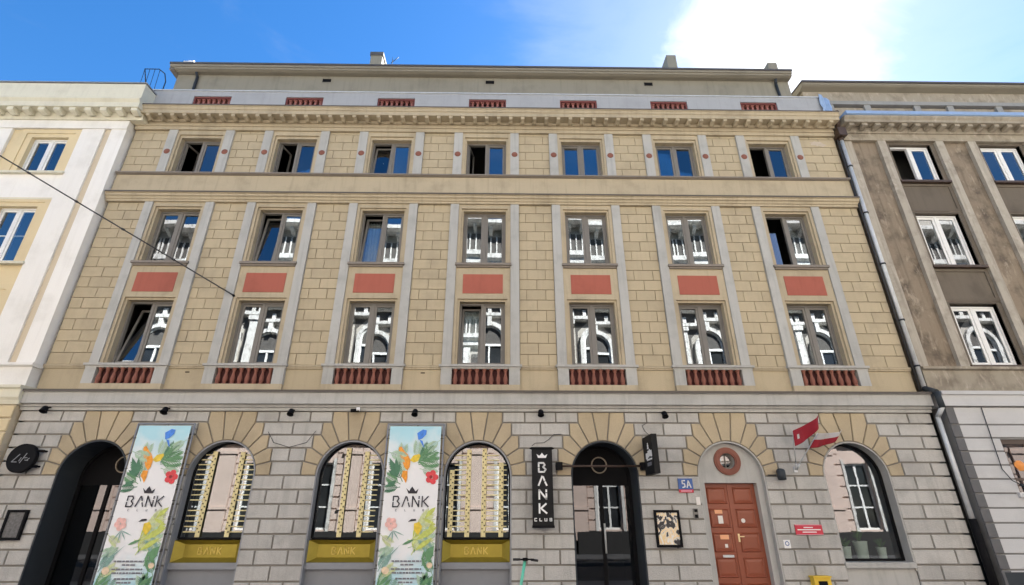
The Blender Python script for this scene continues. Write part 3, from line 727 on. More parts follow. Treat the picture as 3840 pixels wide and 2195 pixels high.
# --- two dark entrances (first and fifth arch)
for i in (0, 4):
    xc = XC[i]
    reveal(xc, R_-.03, 0, GY+.012, .62, 'slate')
    m = MB(); q = R_-.031
    m.ring(arch_pts(xc, q, ZS, 0), arch_pts(xc, q-.07, ZS, 0), .52, .60); m.box(xc-q+.07, xc+q-.07, .53, .59, 2.30, 2.36); m.box(xc-.04, xc+.04, .53, .59, 0, 2.30)
    w = m.build('entrance_frame', 'black', house)
    m = MB(); pts = [p for p in arch_pts(xc, q-.07, ZS, 2.36)]; m.prism(pts, .55, .57); m.build('fanlight_board', 'black', w)
    for s in (-1, 1):
        a, b = (xc-q+.07, xc-.04) if s < 0 else (xc+.04, xc+q-.07)
        B('pane', 'door_glass', w, (a, b, .555, .563, .02, 2.30))
    m = MB(); cx_ = xc + (.28 if i == 0 else -.02)
    m.ring([(cx_+.16*math.cos(t*math.pi/16), 2.74+.16*math.sin(t*math.pi/16)) for t in range(32)], [(cx_+.185*math.cos(t*math.pi/16), 2.74+.185*math.sin(t*math.pi/16)) for t in range(32)], .40, .44, True)
    rg = m.build('ring_sign', 'ring_metal'); tag(rg, 'thin ring hanging in the dark entrance by the left edge' if i == 0 else 'thin ring hanging in the dark doorway beside the hanging sign', 'sign', 'ring signs in the entrances')
    m = MB(); m.tube((cx_, .42, 2.925), (cx_, .42, ZS+R_-.05), .006, 6); m.build('hanger', 'black', rg)
    if i == 4:
        m = MB(); m.tube((xc-.72-.28, GY-.10, 2.66), (xc+.86, GY-.10, 2.66), .022, 10); aw = m.build('awning_bar', 'shop_dark'); tag(aw, 'thin dark horizontal bar across the top of the doorway', 'bar')
        for x in (xc-1.02, xc+.86): B('bracket', 'black', aw, (x-.07, x+.07, GY-.16, GY-.002, 2.58, 2.74))
        m = MB(); m.tube((xc+.03,.50,.9),(xc+.03,.50,1.5),.02,8); m.tube((xc+.03,.50,.95),(xc+.03,.55,.95),.012,6); m.tube((xc+.03,.50,1.45),(xc+.03,.55,1.45),.012,6); m.build('door_handle', 'zinc', w)

# --- red panelled door (sixth arch)
xc = XC[5]
reveal(xc, R_-.03, 0, GY+.012, .06, 'grey_trim')
m = MB(); q = R_-.031; dz, dw, n = 2.33, .585, 24
m.face([(xc-q,0,0),(xc-dw,0,0),(xc-dw,0,dz),(xc-q,0,dz)]); m.face([(xc+dw,0,0),(xc+q,0,0),(xc+q,0,dz),(xc+dw,0,dz)])
for s in (-1,1):
    m.face([(xc+s*dw,0,0),(xc+s*dw,.25,0),(xc+s*dw,.25,dz),(xc+s*dw,0,dz)])
m.face([(xc-dw,0,dz),(xc+dw,0,dz),(xc+dw,.25,dz),(xc-dw,.25,dz)])
# tympanum with the round hole
oc, orr = 2.79, .17
ang = [2*math.pi*k/48 for k in range(48)]
def tymp_edge(t):
    c, s = math.cos(t), math.sin(t); best = None
    # ray from the oculus centre to the tympanum outline
    lo, hi = 0, 2.0
    for _ in range(30):
        mid = (lo+hi)/2; x, z = mid*c, oc+mid*s
        ins = z > dz and abs(x) < q and (z <= ZS or x*x+(z-ZS)**2 < q*q)
        if ins: lo = mid
        else: hi = mid
    return (xc+lo*c, oc+lo*s)
corners = [math.atan2(dz-oc, q), math.atan2(dz-oc, -q)+2*math.pi]
ang = sorted(set(ang + [corners[0] + 2*math.pi, corners[1]]))
for k in range(len(ang)):
    t0, t1 = ang[k], ang[(k+1)%len(ang)]
    m.face([(xc+orr*math.cos(t0),0,oc+orr*math.sin(t0)),(xc+orr*math.cos(t1),0,oc+orr*math.sin(t1)),(tymp_edge(t1)[0],0,tymp_edge(t1)[1]),(tymp_edge(t0)[0],0,tymp_edge(t0)[1])])
    m.face([(xc+orr*math.cos(t0),0,oc+orr*math.sin(t0)),(xc+orr*math.cos(t0),.2,oc+orr*math.sin(t0)),(xc+orr*math.cos(t1),.2,oc+orr*math.sin(t1)),(xc+orr*math.cos(t1),0,oc+orr*math.sin(t1))])
m.build('door_infill', 'grey_trim', house)
cir = lambda r, n=40: [(xc+r*math.cos(2*math.pi*t/n), oc+r*math.sin(2*math.pi*t/n)) for t in range(n)]
m = MB(); m.ring(cir(.172), cir(.30), -.045, -.002, True); m.ring(cir(.20), cir(.265), -.06, -.045, True); oco = m.build('round_window', 'terracotta', house)
m = MB(); m.disc_y(xc, oc, .168, .10, .11, 32); m.build('pane', 'shop_glass', oco)
m = MB(); m.ring(cir(.13), cir(.167), .08, .12, True); m.box(xc-.012,xc+.012,.085,.098,oc-.13,oc+.13); m.box(xc-.13,xc-.013,.085,.098,oc-.012,oc+.012); m.box(xc+.013,xc+.13,.085,.098,oc-.012,oc+.012); m.build('frame', 'frame_brown', oco)
m = MB(); m.box(xc-dw, xc-.004, .16, .21, .02, dz); m.box(xc+.004, xc+dw, .16, .21, .02, dz); m.box(xc-.035, xc+.035, .145, .16, .02, dz)
door = m.build('door', 'door_red', house)
PR = [(2.24,1.90),(1.80,1.42),(1.32,.94),(.84,.46),(.36,.08)]
for s in (-1,1):
    for (zt, zb) in PR:
        a, b = (xc-dw+.075, xc-.075) if s < 0 else (xc+.075, xc+dw-.075)
        m = MB(); f0 = [(a,.158,zb),(b,.158,zb),(b,.158,zt),(a,.158,zt)]; e = .035
        f1 = [(a+e*.5,.136,zb+e*.5),(b-e*.5,.136,zb+e*.5),(b-e*.5,.136,zt-e*.5),(a+e*.5,.136,zt-e*.5)]; f2 = [(a+e,.152,zb+e),(b-e,.152,zb+e),(b-e,.152,zt-e),(a+e,.152,zt-e)]
        f3 = [(a+e*2.4,.142,zb+e*2.4),(b-e*2.4,.142,zb+e*2.4),(b-e*2.4,.142,zt-e*2.4),(a+e*2.4,.142,zt-e*2.4)]
        for p, q2 in ((f0,f1),(f1,f2),(f2,f3)):
            for k in range(4): m.face([p[k],p[(k+1)%4],q2[(k+1)%4],q2[k]])
        m.face(f3); m.build('door_panel', 'door_red', door)
for nm, mt, (x0,x1,z0,z1) in (('notice','orange_paper',(-.40,-.23,1.70,1.78)),('notice','paper',(-.345,-.24,1.50,1.66)),('notice','orange_paper',(-.36,-.17,1.19,1.28)),('notice','paper',(-.28,-.22,1.03,1.10)),('letter_slot','zinc',(-.36,-.12,.84,.89))):
    B(nm, mt, door, (xc+x0, xc+x1, .128, .1345, z0, z1))
m = MB(); m.disc_y(xc+.20, 1.56, .045, .12, .1345, 14); m.build('notice', 'paper', door)
m = MB(); m.box(xc+.05,xc+.16,.10,.115,1.235,1.255); m.tube((xc+.06,.11,1.245),(xc+.06,.16,1.245),.012,8); m.box(xc+.035,xc+.075,.138,.146,1.14,1.30); m.build('door_handle', 'brass', door)

# --- rightmost arched window with the pots
xc = XC[6]
reveal(xc, R_-.03, .60, GY+.012, .22, 'grey_trim')
m = MB(); q = R_-.031; m.ring(arch_pts(xc, q, ZS, .78), arch_pts(xc, q-.045, ZS, .78), .10, .16); m.box(xc-q+.045, xc+q-.045, .10, .16, .775, .82); w = m.build('arched_window', 'black', house)
arch_sheet('pane', 'clear_glass', w, xc, q-.042, .815, .125, .133)
m = MB(); m.mold(xc-R_+.001, xc+R_-.001, [(.5,.775),(GY-.02,.765),(GY-.02,.66),(.5,.66)]); m.build('stone_sill', 'grey_trim', house)
B('apron_panel', 'grey_trim', house, (xc-R_+.001, xc+R_-.001, GY+.05, .10, 0, .658))
for dx, s, lb in ((-.40,.9,'pale green pot at the left end of the arched window sill'), (-.06,1.25,'tall pale green pot in the middle of the arched window'), (.38,.85,'small pale green pot at the right of the arched window')):
    px_, py_, pz_ = xc+dx, .285, .776
    p = thing('plant_pot', lb, 'pot', (px_,py_,pz_), 'pots in the arched window')
    m = MB(); m.lathe([(.07*s,0),(.085*s,.02),(.11*s,.26*s),(.12*s,.30*s),(.105*s,.30*s),(.09*s,.27*s)], (px_,py_,pz_), 14); m.build('pot', 'pot_green', p)
    m = MB(); rr = random.Random(int(dx*100))
    for k in range(26):
        t = rr.uniform(0, 6.28); l = rr.uniform(.14,.28)*s; e = rr.uniform(.05,.16); c0 = Vector((px_,py_,pz_+.27*s)); tip = c0 + Vector((math.cos(t)*e, math.sin(t)*e*.8, l)); sd = Vector((-math.sin(t), math.cos(t), 0))*.022; mid = (c0+tip)/2 + Vector((0,0,.03))
        m.face([c0, mid+sd, tip]); m.face([c0, tip, mid-sd])
    m.build('foliage', 'leaf', p)

# ------------------------------------------------------------------ white and cream house on the left
LY = -.22
ln = thing('neighbour_house', 'white and cream house at the left edge with yellow window surrounds', 'building', (-15.0, LY, 0))
LX0, LX1 = -19.5, -11.12
LB = [-13.27, -17.2]                                     # window axes
lh = []
for xc in LB:
    for a, b in ((10.50,11.74),(7.66,9.36),(5.2,6.75)): lh.append((xc-.53, xc+.53, a, b))
m = MB(); m.wall(LX0, LX1, 4.9, 12.1, LY+.07, lh, .22); m.build('upper_wall', 'yellow_wall', ln)
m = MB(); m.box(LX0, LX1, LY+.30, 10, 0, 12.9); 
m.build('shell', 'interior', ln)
# side face and wide white pilasters
B('corner_pilaster', 'white_wall', ln, (-11.56, LX1, LY, .30, 4.95, 12.02))
B('side_wall', 'white_wall', ln, (LX1-.02, LX1-.001, .301, 9.9, 0, 12.9))
B('recessed_strip', 'ochre_strip', ln, (-11.76, -11.562, LY+.05, LY+.30, 4.95, 12.02))
for xc in LB:
    for (a, b) in ((xc+.87, xc+1.51), (xc-1.75, xc-1.15)): B('pilaster', 'white_wall', ln, (a, b, LY, LY+.30, 4.95, 12.02))
    B('spandrel', 'white_wall', ln, (xc-1.148, xc+.868, LY+.035, LY+.10, 9.62, 10.42)); B('spandrel_lip', 'cream_trim', ln, (xc-1.148, xc+.868, LY+.02, LY+.06, 9.575, 9.62))
    for (z0, z1) in ((10.50,11.74),(7.66,9.36),(5.2,6.75)):
        m = MB(); m.wall(xc-.86, xc+.86, z0-.02, z1+.27, LY+.025, [(xc-.70,xc+.70,z0-.02,z1+.13)], .03); m.wall(xc-.70, xc+.70, z0-.02, z1+.13, LY+.05, [(xc-.53,xc+.53,z0,z1)], .02); m.build('window_surround', 'yellow_wall', ln)
        B('window_sill', 'cream_trim', ln, (xc-.90, xc+.90, LY-.06, LY+.2, z0-.09, z0-.021))
        window(ln, xc, z0, z1, .525, LY+.16, fm='white_frame', t=.06, bar=(.5,) if z0 < 8 else None)
# entablature, cornice, parapet
m = MB(); m.box(LX0, LX1+.01, LY-.03, LY+.3, 12.02, 12.12); m.box(LX0, LX1+.005, LY-.015, LY+.3, 12.12, 12.32); m.build('architrave', 'white_wall', ln)
m = MB(); m.mold(LX0, LX1+.40, [(LY+.3,12.90),(LY-.42,12.86),(LY-.42,12.80),(LY-.36,12.72),(LY-.36,12.545),(LY-.10,12.545),(LY-.06,12.322),(LY+.3,12.322)]); m.build('main_cornice', 'cream_trim', ln)
lm = MB(); lm.mold(-.09,.09,[(-.33,.13),(-.33,.03),(-.27,.0),(-.15,-.03),(-.08,.03),(-.08,.13)]); lm = lm.mesh('modillion', 'cream_trim')
x = LX1 + .28
while x > -16.5: place(lm, 'modillion', ln, (x, LY, 12.415)); x -= .445
m = MB(); m.mold(LX0, LX1+.33, [(1.2,13.50),(LY-.30,13.48),(LY-.30,12.862),(1.2,12.862)]); m.build('parapet', 'cream_trim', ln)
B('parapet_coping', 'steel_grey', ln, (LX0, LX1+.35, LY-.33, 1.2, 13.502, 13.535))
# base courses and banded ground floor
m = MB(); m.mold(LX0, LX1+.06, [(.2,4.97),(LY-.10,4.95),(LY-.10,4.89),(LY-.05,4.86),(.2,4.86)]); m.build('sill_course', 'white_wall', ln)
B('base_band', 'white_wall', ln, (LX0, LX1+.02, LY-.03, .2, 4.40, 4.86))
m = MB(); m.mold(LX0, LX1+.10, [(.2,4.41),(LY-.22,4.39),(LY-.22,4.33),(LY-.17,4.30),(LY-.17,4.12),(LY-.13,4.06),(LY-.10,3.97),(.2,3.97)]); m.build('string_course', 'cream_trim', ln)
B('ground_wall', 'ochre_strip', ln, (LX0, LX1+.02, LY-.05, .2, 0, 3.97))
zz = 3.95
while zz > .2:
    h = .285
    for (a, b) in ((-11.80, LX1+.03), (-13.1, -11.80), (-14.4, -13.1)): place(block_mesh(b-a-.004, h-.03, 'yellow_wall', .045, .012), 'band_block', ln, ((a+b)/2, LY-.05, zz-h/2))
    zz -= .30

# ------------------------------------------------------------------ soot-stained house on the right
rn = thing('sooty_house', 'soot-stained brown house at the right edge with white windows and grey ground floor', 'building', (14.0, 0, 0))
RX0, RX1 = 10.17, 20.0
RB = [12.22, 14.98, 17.74]
rh = []
for xc in RB: rh += [(xc-.63, xc+.63, 10.60, 12.0), (xc-.63, xc+.63, 7.83, 9.55), (xc-.63, xc+.63, 5.06, 6.78)]
m = MB(); m.wall(RX0, RX1, 4.3, 12.1, .06, rh, .24); m.face([(RX0,.06,4.3),(RX0,.06,12.1),(RX0,6,12.1),(RX0,6,4.3)]); m.build('upper_wall', 'dirty_wall', rn)
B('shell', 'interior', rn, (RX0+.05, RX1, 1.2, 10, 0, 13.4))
B('corner_strip', 'dirty_pilaster', rn, (RX0, 10.46, 0, .058, 4.9, 12.04))
for xc in RB:
    for s in (-1,1): B('pilaster', 'dirty_pilaster', rn, (xc+s*.885-.12, xc+s*.885+.12, -.05, .058, 5.0, 12.04))
    for (a, b) in ((6.80,7.74),(9.57,10.51)):
        m = MB(); m.wall(xc-.76, xc+.76, a, b, .02, [(xc-.66,xc+.66,a+.10,b-.08)], .03); m.build('spandrel_frame', 'dirty_spandrel', rn)
        B('spandrel', 'dirty_spandrel', rn, (xc-.659, xc+.659, .045, .058, a+.101, b-.081))
    for z in (5.06, 7.83, 10.60):
        B('window_sill', 'shop_dark', rn, (xc-.74, xc+.74, -.07, .2, z-.07, z-.002))
    for (z0, z1) in ((10.60,12.0),(7.83,9.55),(5.06,6.78)):
        m = MB(); m.wall(xc-.76, xc+.76, z0, z1+.01, .03, [(xc-.63,xc+.63,z0,z1-.04)], .2); m.build('window_reveal', 'dirty_spandrel', rn)
for i, xc in enumerate(RB):
    for j, (z0, z1) in enumerate(((10.60,11.93),(7.83,9.48),(5.06,6.68))):
        window(rn, xc, z0, z1, .60, .13, left='open' if (i, j) == (0, 0) else 'closed', fm='white_frame', t=.065)
        if j > 0 and i == 0: 
            curtain(xc-.55, xc+.55, .38, z0+.05, z1-.05, 'curtain_white', 'pale net curtain in the sooty house, ' + ('middle' if j == 1 else 'lower') + ' window')
B('architrave', 'dirty_trim', rn, (RX0, RX1, -.06, .058, 12.04, 12.14), (RX0, RX1, -.04, .058, 12.14, 12.30))
m = MB(); m.mold(RX0-.02, RX1, [(.2,12.72),(-.42,12.68),(-.42,12.62),(-.37,12.56),(-.37,12.47),(-.12,12.47),(-.08,12.302),(.2,12.302)]); m.build('main_cornice', 'dirty_trim', rn)
rm = MB(); rm.mold(-.075,.075,[(-.33,.10),(-.33,.01),(-.26,.0),(-.12,-.02),(-.1,.02),(-.1,.10)]); rm = rm.mesh('modillion', 'dirty_trim')
x = RX0 + .2
while x < 17.0: place(rm, 'modillion', rn, (x, 0, 12.368)); x += .40
m = MB(); m.mold(RX0+.05, RX1, [(.2,12.86),(-.44,12.84),(-.45,12.72),(-.40,12.70),(.2,12.73)]); m.build('gutter', 'blue_zinc', rn)
# attic balustrade: posts and rail in front of a plain wall, low roof behind
B('attic_wall', 'dirty_trim', rn, (RX0, RX1, .36, 1.19, 12.7, 13.72)); m = MB()
B('attic_rail', 'attic_grey', rn, (RX0, RX1, .26, .52, 13.78, 13.92))
x = 10.3; ws = [.22,1.0,.2,1.42,.2,.88,.2,1.4,.2,1.0,.2,1.4,.2]; k = 0
for k, w_ in enumerate(ws):
    if k % 2 == 0: B('attic_post', 'attic_grey', rn, (x, x+w_, .28, .359, 12.86, 13.78))
    x += w_
B('upper_attic', 'dirty_trim', rn, (RX0, RX1, .95, 6, 13.4, 15.0))
m = MB(); m.mold(RX0-.1, RX1, [(6,15.75),(.70,15.20),(.70,15.10),(.76,15.06),(.95,15.0),(6,15.0)]); m.build('roof', 'attic_trim', rn)
m = MB(); m.mold(RX0-.12, RX1, [(6,15.80),(.66,15.245),(.66,15.17),(.69,15.17),(.69,15.205),(6,15.76)]); m.build('roof_edge', 'roof_felt', rn)
# base of the upper storeys and the light grey banded ground floor
m = MB(); m.mold(RX0, RX1, [(.06,5.02),(-.16,4.99),(-.16,4.93),(-.08,4.90),(.06,4.90)]); m.build('sill_course', 'dirty_trim', rn)
B('base_band', 'dirty_trim', rn, (RX0, RX1, -.10, .058, 4.36, 4.90))
m = MB(); m.mold(RX0-.03, RX1, [(.06,4.36),(-.46,4.32),(-.46,4.24),(-.42,4.22),(-.42,3.98),(.06,3.98)]); m.build('string_course', 'shop_grey', rn)
RY = -.36
m = MB(); m.wall(RX0+.06, RX1, 0, 3.98, RY+.03, [(11.2,15.2,.8,3.24)], .35); m.face([(RX0+.06,RY+.03,0),(RX0+.06,.1,0),(RX0+.06,.1,3.98),(RX0+.06,RY+.03,3.98)]); m.build('ground_wall', 'shop_joint', rn)
zb_ = [3.965, 3.70, 3.56, 3.275, 2.995, 2.70, 2.40, 2.10, 1.81, 1.52, 1.22, .92, .62, .3, 0.0]
zb_ = [3.965] + [3.56-.292*k for k in range(13)]
for a, b in zip(zb_, zb_[1:]):
    if b < 0: break
    if a > 3.3: segs = [(RX0+.06, 12.6), (12.6, 15.2)]
    elif a > .82: segs = [(RX0+.06, 11.2), (15.2, 16.6)]
    else: segs = [(RX0+.06, 12.6), (12.6, 15.2)]
    for (x0, x1) in segs:
        if a > 3.24 > b and x1 > 11.2: pass
        place(block_mesh(x1-x0-.003, a-b-.034, 'shop_grey', .03, .006), 'band_block', rn, ((x0+x1)/2, RY+.03, (a+b)/2))
m = MB(); m.wall(RX0+.058, RX0+.06, 0, 1, .1, []); 
m = MB(); m.box(11.2, 15.2, RY+.06, RY+.12, 3.14, 3.24); m.box(11.2, 11.26, RY+.06, RY+.12, .9, 3.14); m.box(13.1,13.16, RY+.06, RY+.12,.9,3.14); m.box(11.26,15.2, RY+.06, RY+.12, 2.36, 2.42); w = m.build('shop_window', 'shop_dark', rn)
B('pane', 'door_glass', w, (11.26, 13.1, RY+.085, RY+.093, .9, 3.14))
B('stone_sill', 'shop_grey', rn, (11.12, 15.3, RY-.06, RY+.3, 2.02, 2.12), (11.2, 15.2, RY+.02, RY+.3, .8, 2.018))
for k, x in enumerate((11.50, 11.93, 12.4)):
    o = MB(); o.lathe([(.02,.20),(.12,.17),(.19,.06),(.20,0),(.17,-.10),(.10,-.17),(.02,-.19)], (x, RY+.24, 2.68), 14); o = o.build('pendant_lamp', 'lamp_orange')
    tag(o, ['leftmost', 'second', 'third'][k] + ' round orange lamp in the shop window at the right edge', 'lamp', 'orange lamps in the right shop window')
    m = MB(); m.tube((x, RY+.24, 2.86), (x, RY+.24, 3.2), .006, 5); m.build('cord', 'cable_black', o)
for a, b in zip(zb_, zb_[1:]): place(block_mesh(.20, a-b-.034, 'quoin_dark', .03, .006), 'quoin', rn, (10.265, RY+.004, (a+b)/2))
B('dark_plinth', 'slate', rn, (RX0+.05, RX1, RY-.03, RY+.0, 0, .60))

# ------------------------------------------------------------------ houses across the street (seen in the panes)
OY = -15.0
def opposite(x0, x1, top, wallm, label, pitch=3.17, g0=0.0, u0=0.0, base='opp_pink'):
    o = thing('opposite_house', label, 'building', ((x0+x1)/2, OY, 0), 'houses across the street')
    axes = lambda c: [c + pitch*k for k in range(-30, 31) if x0+.95 < c + pitch*k < x1-.95]
    ax, gx = axes(u0), axes(g0)
    holes = []
    for x in gx: holes += [(x-.62,x+.62,1.1,4.2)]
    for x in ax: holes += [h for h in ((x-.6,x+.6,6.1,8.0), (x-.6,x+.6,13.5,14.9), (x-.75,x+.75,16.2,17.35)) if h[3] < top]
    m = MB(); m.wall(x0, x1, 5.4, top, OY, [h for h in holes if h[2] > 5], -.3); m.build('wall', wallm, o)
    m = MB(); m.wall(x0, x1, 0, 5.2, OY, [h for h in holes if h[2] < 5], -.3); m.build('ground_wall', base, o)
    B('shell', 'opp_dark', o, (x0, x1, OY-9, OY-.25, 0, top))
    win = MB()
    win.mat('opp_glass'); win.box(-.6,.6,-.22,-.20,0,1); pane = None
    def wmesh(w, h, bars):
        f = MB(); f.mat('white_frame'); f.box(-w,-w+.09,-.2,-.1,0,h); f.box(w-.09,w,-.2,-.1,0,h); f.box(-w+.09,w-.09,-.2,-.1,h-.09,h); f.box(-w+.09,w-.09,-.2,-.1,0,.09); f.box(-.05,.05,-.19,-.11,.09,h-.09)
        for b in bars: f.box(-w+.09,w-.09,-.18,-.12,h*b-.035,h*b+.035)
        f.mat('opp_glass'); f.box(-w+.05,w-.05,-.17,-.16,.05,h-.05); return f.mesh('window', None)
    wm = [wmesh(.62,3.1,(.33,.66)), wmesh(.6,1.9,(.66,)), wmesh(.6,1.4,()), wmesh(.75,1.15,())]
    # arched first-floor windows standing proud in deep surrounds
    a = MB(); a.mat('opp_white'); r = .80
    ap = lambda q: arch_pts(0, q, 10.55, 8.5, 16)
    a.ring(ap(r), ap(r+.22), 0, .22); a.box(-1.25,1.25,0,.40,8.30,8.5); a.mat('opp_dark'); a.prism(arch_pts(0, r, 10.55, 8.5, 16), .005, .02)
    a.mat('white_frame'); a.ring(ap(r-.001), ap(r-.08), .02, .10); a.box(-.04,.04,.02,.10,8.5,10.2); a.box(-r+.08,r-.08,.02,.12,10.15,10.28)
    a.mat('opp_glass'); a.box(-.70,-.06,.021,.03,8.6,10.1); a.box(.06,.70,.021,.03,8.6,10.1)
    am = a.mesh('arched_window', None)
    pl = MB(); pl.box(-.19,.19,0,.28,8.5,11.6); pl.box(-.28,.28,0,.34,8.3,8.5); pl.box(-.28,.28,0,.36,11.6,11.85); pl.box(-.2,.2,0,.16,13.2,15.2); pm = pl.mesh('column', 'opp_white'); pl2 = MB(); pl2.box(-.22,.22,0,.28,8.5,12.2); pm2 = pl2.mesh('column', 'opp_white')
    gp = MB(); gp.mat(base); gp.box(-.42,.42,0,.16,0.6,4.9); gp.box(-.48,.48,0,.22,2.0,2.12); gp.box(-.48,.48,0,.22,4.6,4.75); 
    for q in range(8):
        z = 1.05 + .52*q
        for sx_ in (-1, 1): gp.box(min(sx_*.46, sx_*.80), max(sx_*.46, sx_*.80), 0, .07, z, z+.45)
    gp.mat('opp_white')
    for sx_ in (-1, 1): gp.box(min(sx_*.82, sx_*.96), max(sx_*.82, sx_*.96), 0, .10, 1.03, 4.4)
    gm_ = gp.mesh('pier', base)
    br = MB(); br.mold(-.11,.11,[(0,.45),(.55,.45),(.5,.3),(.2,.1),(0,0)]); brm = br.mesh('bracket', 'opp_white')
    for x in gx: place(wm[0], 'window', o, (x, OY, 1.1)); place(gm_, 'pier', o, (x-pitch/2, OY, 0))
    for x in ax:
        for me, z in zip(wm[1:], (6.1, 13.5, 16.2)):
            if z+1.9 < top: place(me, 'window', o, (x, OY, z))
        if top > 13: place(am, 'arched_window', o, (x, OY, 0)); place(pm if top > 16 else pm2, 'column', o, (x-pitch/2, OY, 0))
        if top > 18:
            for q in (-1.2,-.4,.4,1.2): place(brm, 'bracket', o, (x+q, OY, 17.42))
    dk = MB(); dk.mat('opp_dark')  # flat dark panels colour in the shade of recesses around columns and arches
    for sx_ in (-1, 1):
        dk.box(sx_*1.18-.06, sx_*1.18+.06, .004, .012, 8.6, 11.4); dk.prism([(sx_*.55,11.8),(sx_*1.25,11.8),(sx_*1.25,11.1)], .004, .012); dk.prism([(sx_*.9,10.9),(sx_*1.08,10.9),(sx_*1.08,10.4)], .004, .012); dk.box(sx_*.9-.2, sx_*.9+.2, .004, .012, 15.35, 15.58)
    dk.box(-1.3, -.85, .004, .012, 13.6, 14.8); dk.box(.85, 1.3, .004, .012, 13.6, 14.8); dk.box(-1.35,-.95,.004,.012,16.3,17.2); dk.box(.95,1.35,.004,.012,16.3,17.2); dk.box(-.7, .7, .004, .012, 13.30, 13.44)
    dk.mat('opp_white'); dk.box(-.12,.12,0,.34,11.3,11.85)
    for q in range(9): dk.box(-1.5+.37*q-.04, -1.5+.37*q+.04, .05, .10, 16.2, 17.35)
    for q in range(5): dk.box(-1.4+.7*q-.10, -1.4+.7*q+.10, .06, .16, 12.14, 12.5)
    dk.box(-.95,-.75,0,.3,8.0,8.3); dk.box(.75,.95,0,.3,8.0,8.3); dk.prism([(-.85,15.0),(.85,15.0),(0,15.2)], 0, .2)
    dk = dk.mesh('ornament_and_shade', None)
    bl = MB(); bl.lathe([(.05,0),(.09,.15),(.04,.4),(.06,.5)], (0,0,0), 8); bl = bl.mesh('baluster', 'opp_white')
    for x in ax:
        if top > 16:
            place(dk, 'ornament_and_shade', o, (x, OY, 0))
            for q in range(5): place(bl, 'baluster', o, (x-.6+.3*q, OY+.3, 8.52))
    def led(nm, prof, mat='opp_white'):
        if max(b_ for a_, b_ in prof) > top + 1.1: return
        mm_ = MB(); mm_.mold(x0, x1, [(OY+a_, b_) for a_, b_ in prof]); mm_.build(nm, mat, o)
    led('string_course', [(0,5.55),(.3,5.5),(.3,5.2),(0,5.1)], 'opp_grey'); led('plinth', [(0,1.02),(.2,1.0),(.2,0),(0,0)], 'opp_plinth')
    led('entablature', [(0,13.2),(.55,13.1),(.55,12.85),(.3,12.75),(0,12.75)]); led('frieze', [(0,12.75),(.06,12.75),(.06,12.12),(0,12.12)], 'opp_dark'); led('ledge', [(0,12.12),(.35,12.08),(.35,11.9),(0,11.85)]); led('attic_band', [(0,17.36),(.05,17.36),(.05,16.18),(0,16.18)], 'opp_dark'); led('sill_course', [(0,8.3),(.3,8.25),(.3,8.05),(0,8.0)], 'opp_grey')
    led('sill_course', [(0,16.15),(.45,16.05),(.45,15.75),(.25,15.6),(.25,15.3),(0,15.2)]); led('main_cornice', [(0,18.35),(.85,18.2),(.85,17.95),(.62,17.87),(0,17.87)])
    if top > 18.5:
        led('parapet_rail', [(-.1,top),(.2,top),(.2,top-.15),(-.1,top-.15)]); 
    led('roof', [(-9,top+1.0),(-.3,top+.02),(-.3,top-.2),(-9,top-.2)], 'roof_felt')
    return o
opposite(-46.0, -24.1, 13.3, 'opp_grey', 'low grey house across the street, reflected in the leftmost panes', g0=-30, u0=-30)
opposite(-24.0, 3.6, 18.4, 'opp_render', 'ornate white house across the street, reflected in the arched shop windows', g0=-12.42, u0=-.70)
opposite(3.7, 46.0, 21.5, 'opp_render', 'tall white house across the street, reflected in the right-hand windows', g0=5.42, u0=5.42)

# ------------------------------------------------------------------ things on and in front of the facade
def spot(x, z, label):
    o = thing('wall_spotlight', label, 'lamp', (x, GY-.01, z), 'spotlights under the string course')
    y = GY-.04
    m = MB(); m.box(x-.03,x+.03,GY-.06,GY+.0,z+.05,z+.08); m.tube((x,GY-.05,z+.06),(x,GY-.16,z+.05),.012,6); m.build('arm', 'black', o)
    m = MB(); m.lathe([(.02,.07),(.05,.065),(.062,.04),(.068,-.05),(.075,-.07),(.06,-.072),(.055,-.05)], (0,0,0), 14)
    h = m.mesh('lamp_head', 'black'); place(h, 'lamp_head', o, (x, GY-.17, z-.0), (math.radians(-32), 0, 0))
    m = MB(); m.disc_y(0, 0, .052, -.005, .005, 14); e = m.mesh('lens', 'slate'); q = place(e, 'lens', o, (x, GY-.135, z-.055), (math.radians(58), 0, 0))
SP = [(-10.40,3.86,'black wall spotlight above the round black sign'), (-7.70,3.84,'black wall spotlight above the left banner'), (-4.85,3.81,'black wall spotlight above the pier between the first two shop windows'),
      (-2.04,3.81,'black wall spotlight above the right banner'), (.83,3.81,'black wall spotlight above the black hanging sign'), (3.67,3.78,'black wall spotlight above the projecting box sign')]
for a in SP: spot(*a)
cx_, cz_ = -3.41, 3.90
o = thing('security_camera', 'small camera under the string course above the third arch', 'camera', (cx_, GY, cz_))
m = MB(); m.box(cx_-.05,cx_+.05,GY-.03,GY-.002,cz_-.04,cz_+.02); m.tube((cx_,GY-.03,cz_-.01),(cx_,GY-.12,cz_-.03),.014,8); m.build('bracket', 'black', o)
m = MB(); m.tube((cx_-.10,GY-.16,cz_-.05),(cx_+.08,GY-.12,cz_-.035),.04,12); m.build('body', 'black', o); m = MB(); m.tube((cx_+.02,GY-.14,cz_-.02),(cx_+.10,GY-.12,cz_-.01),.045,12); m.build('housing', 'white', o)

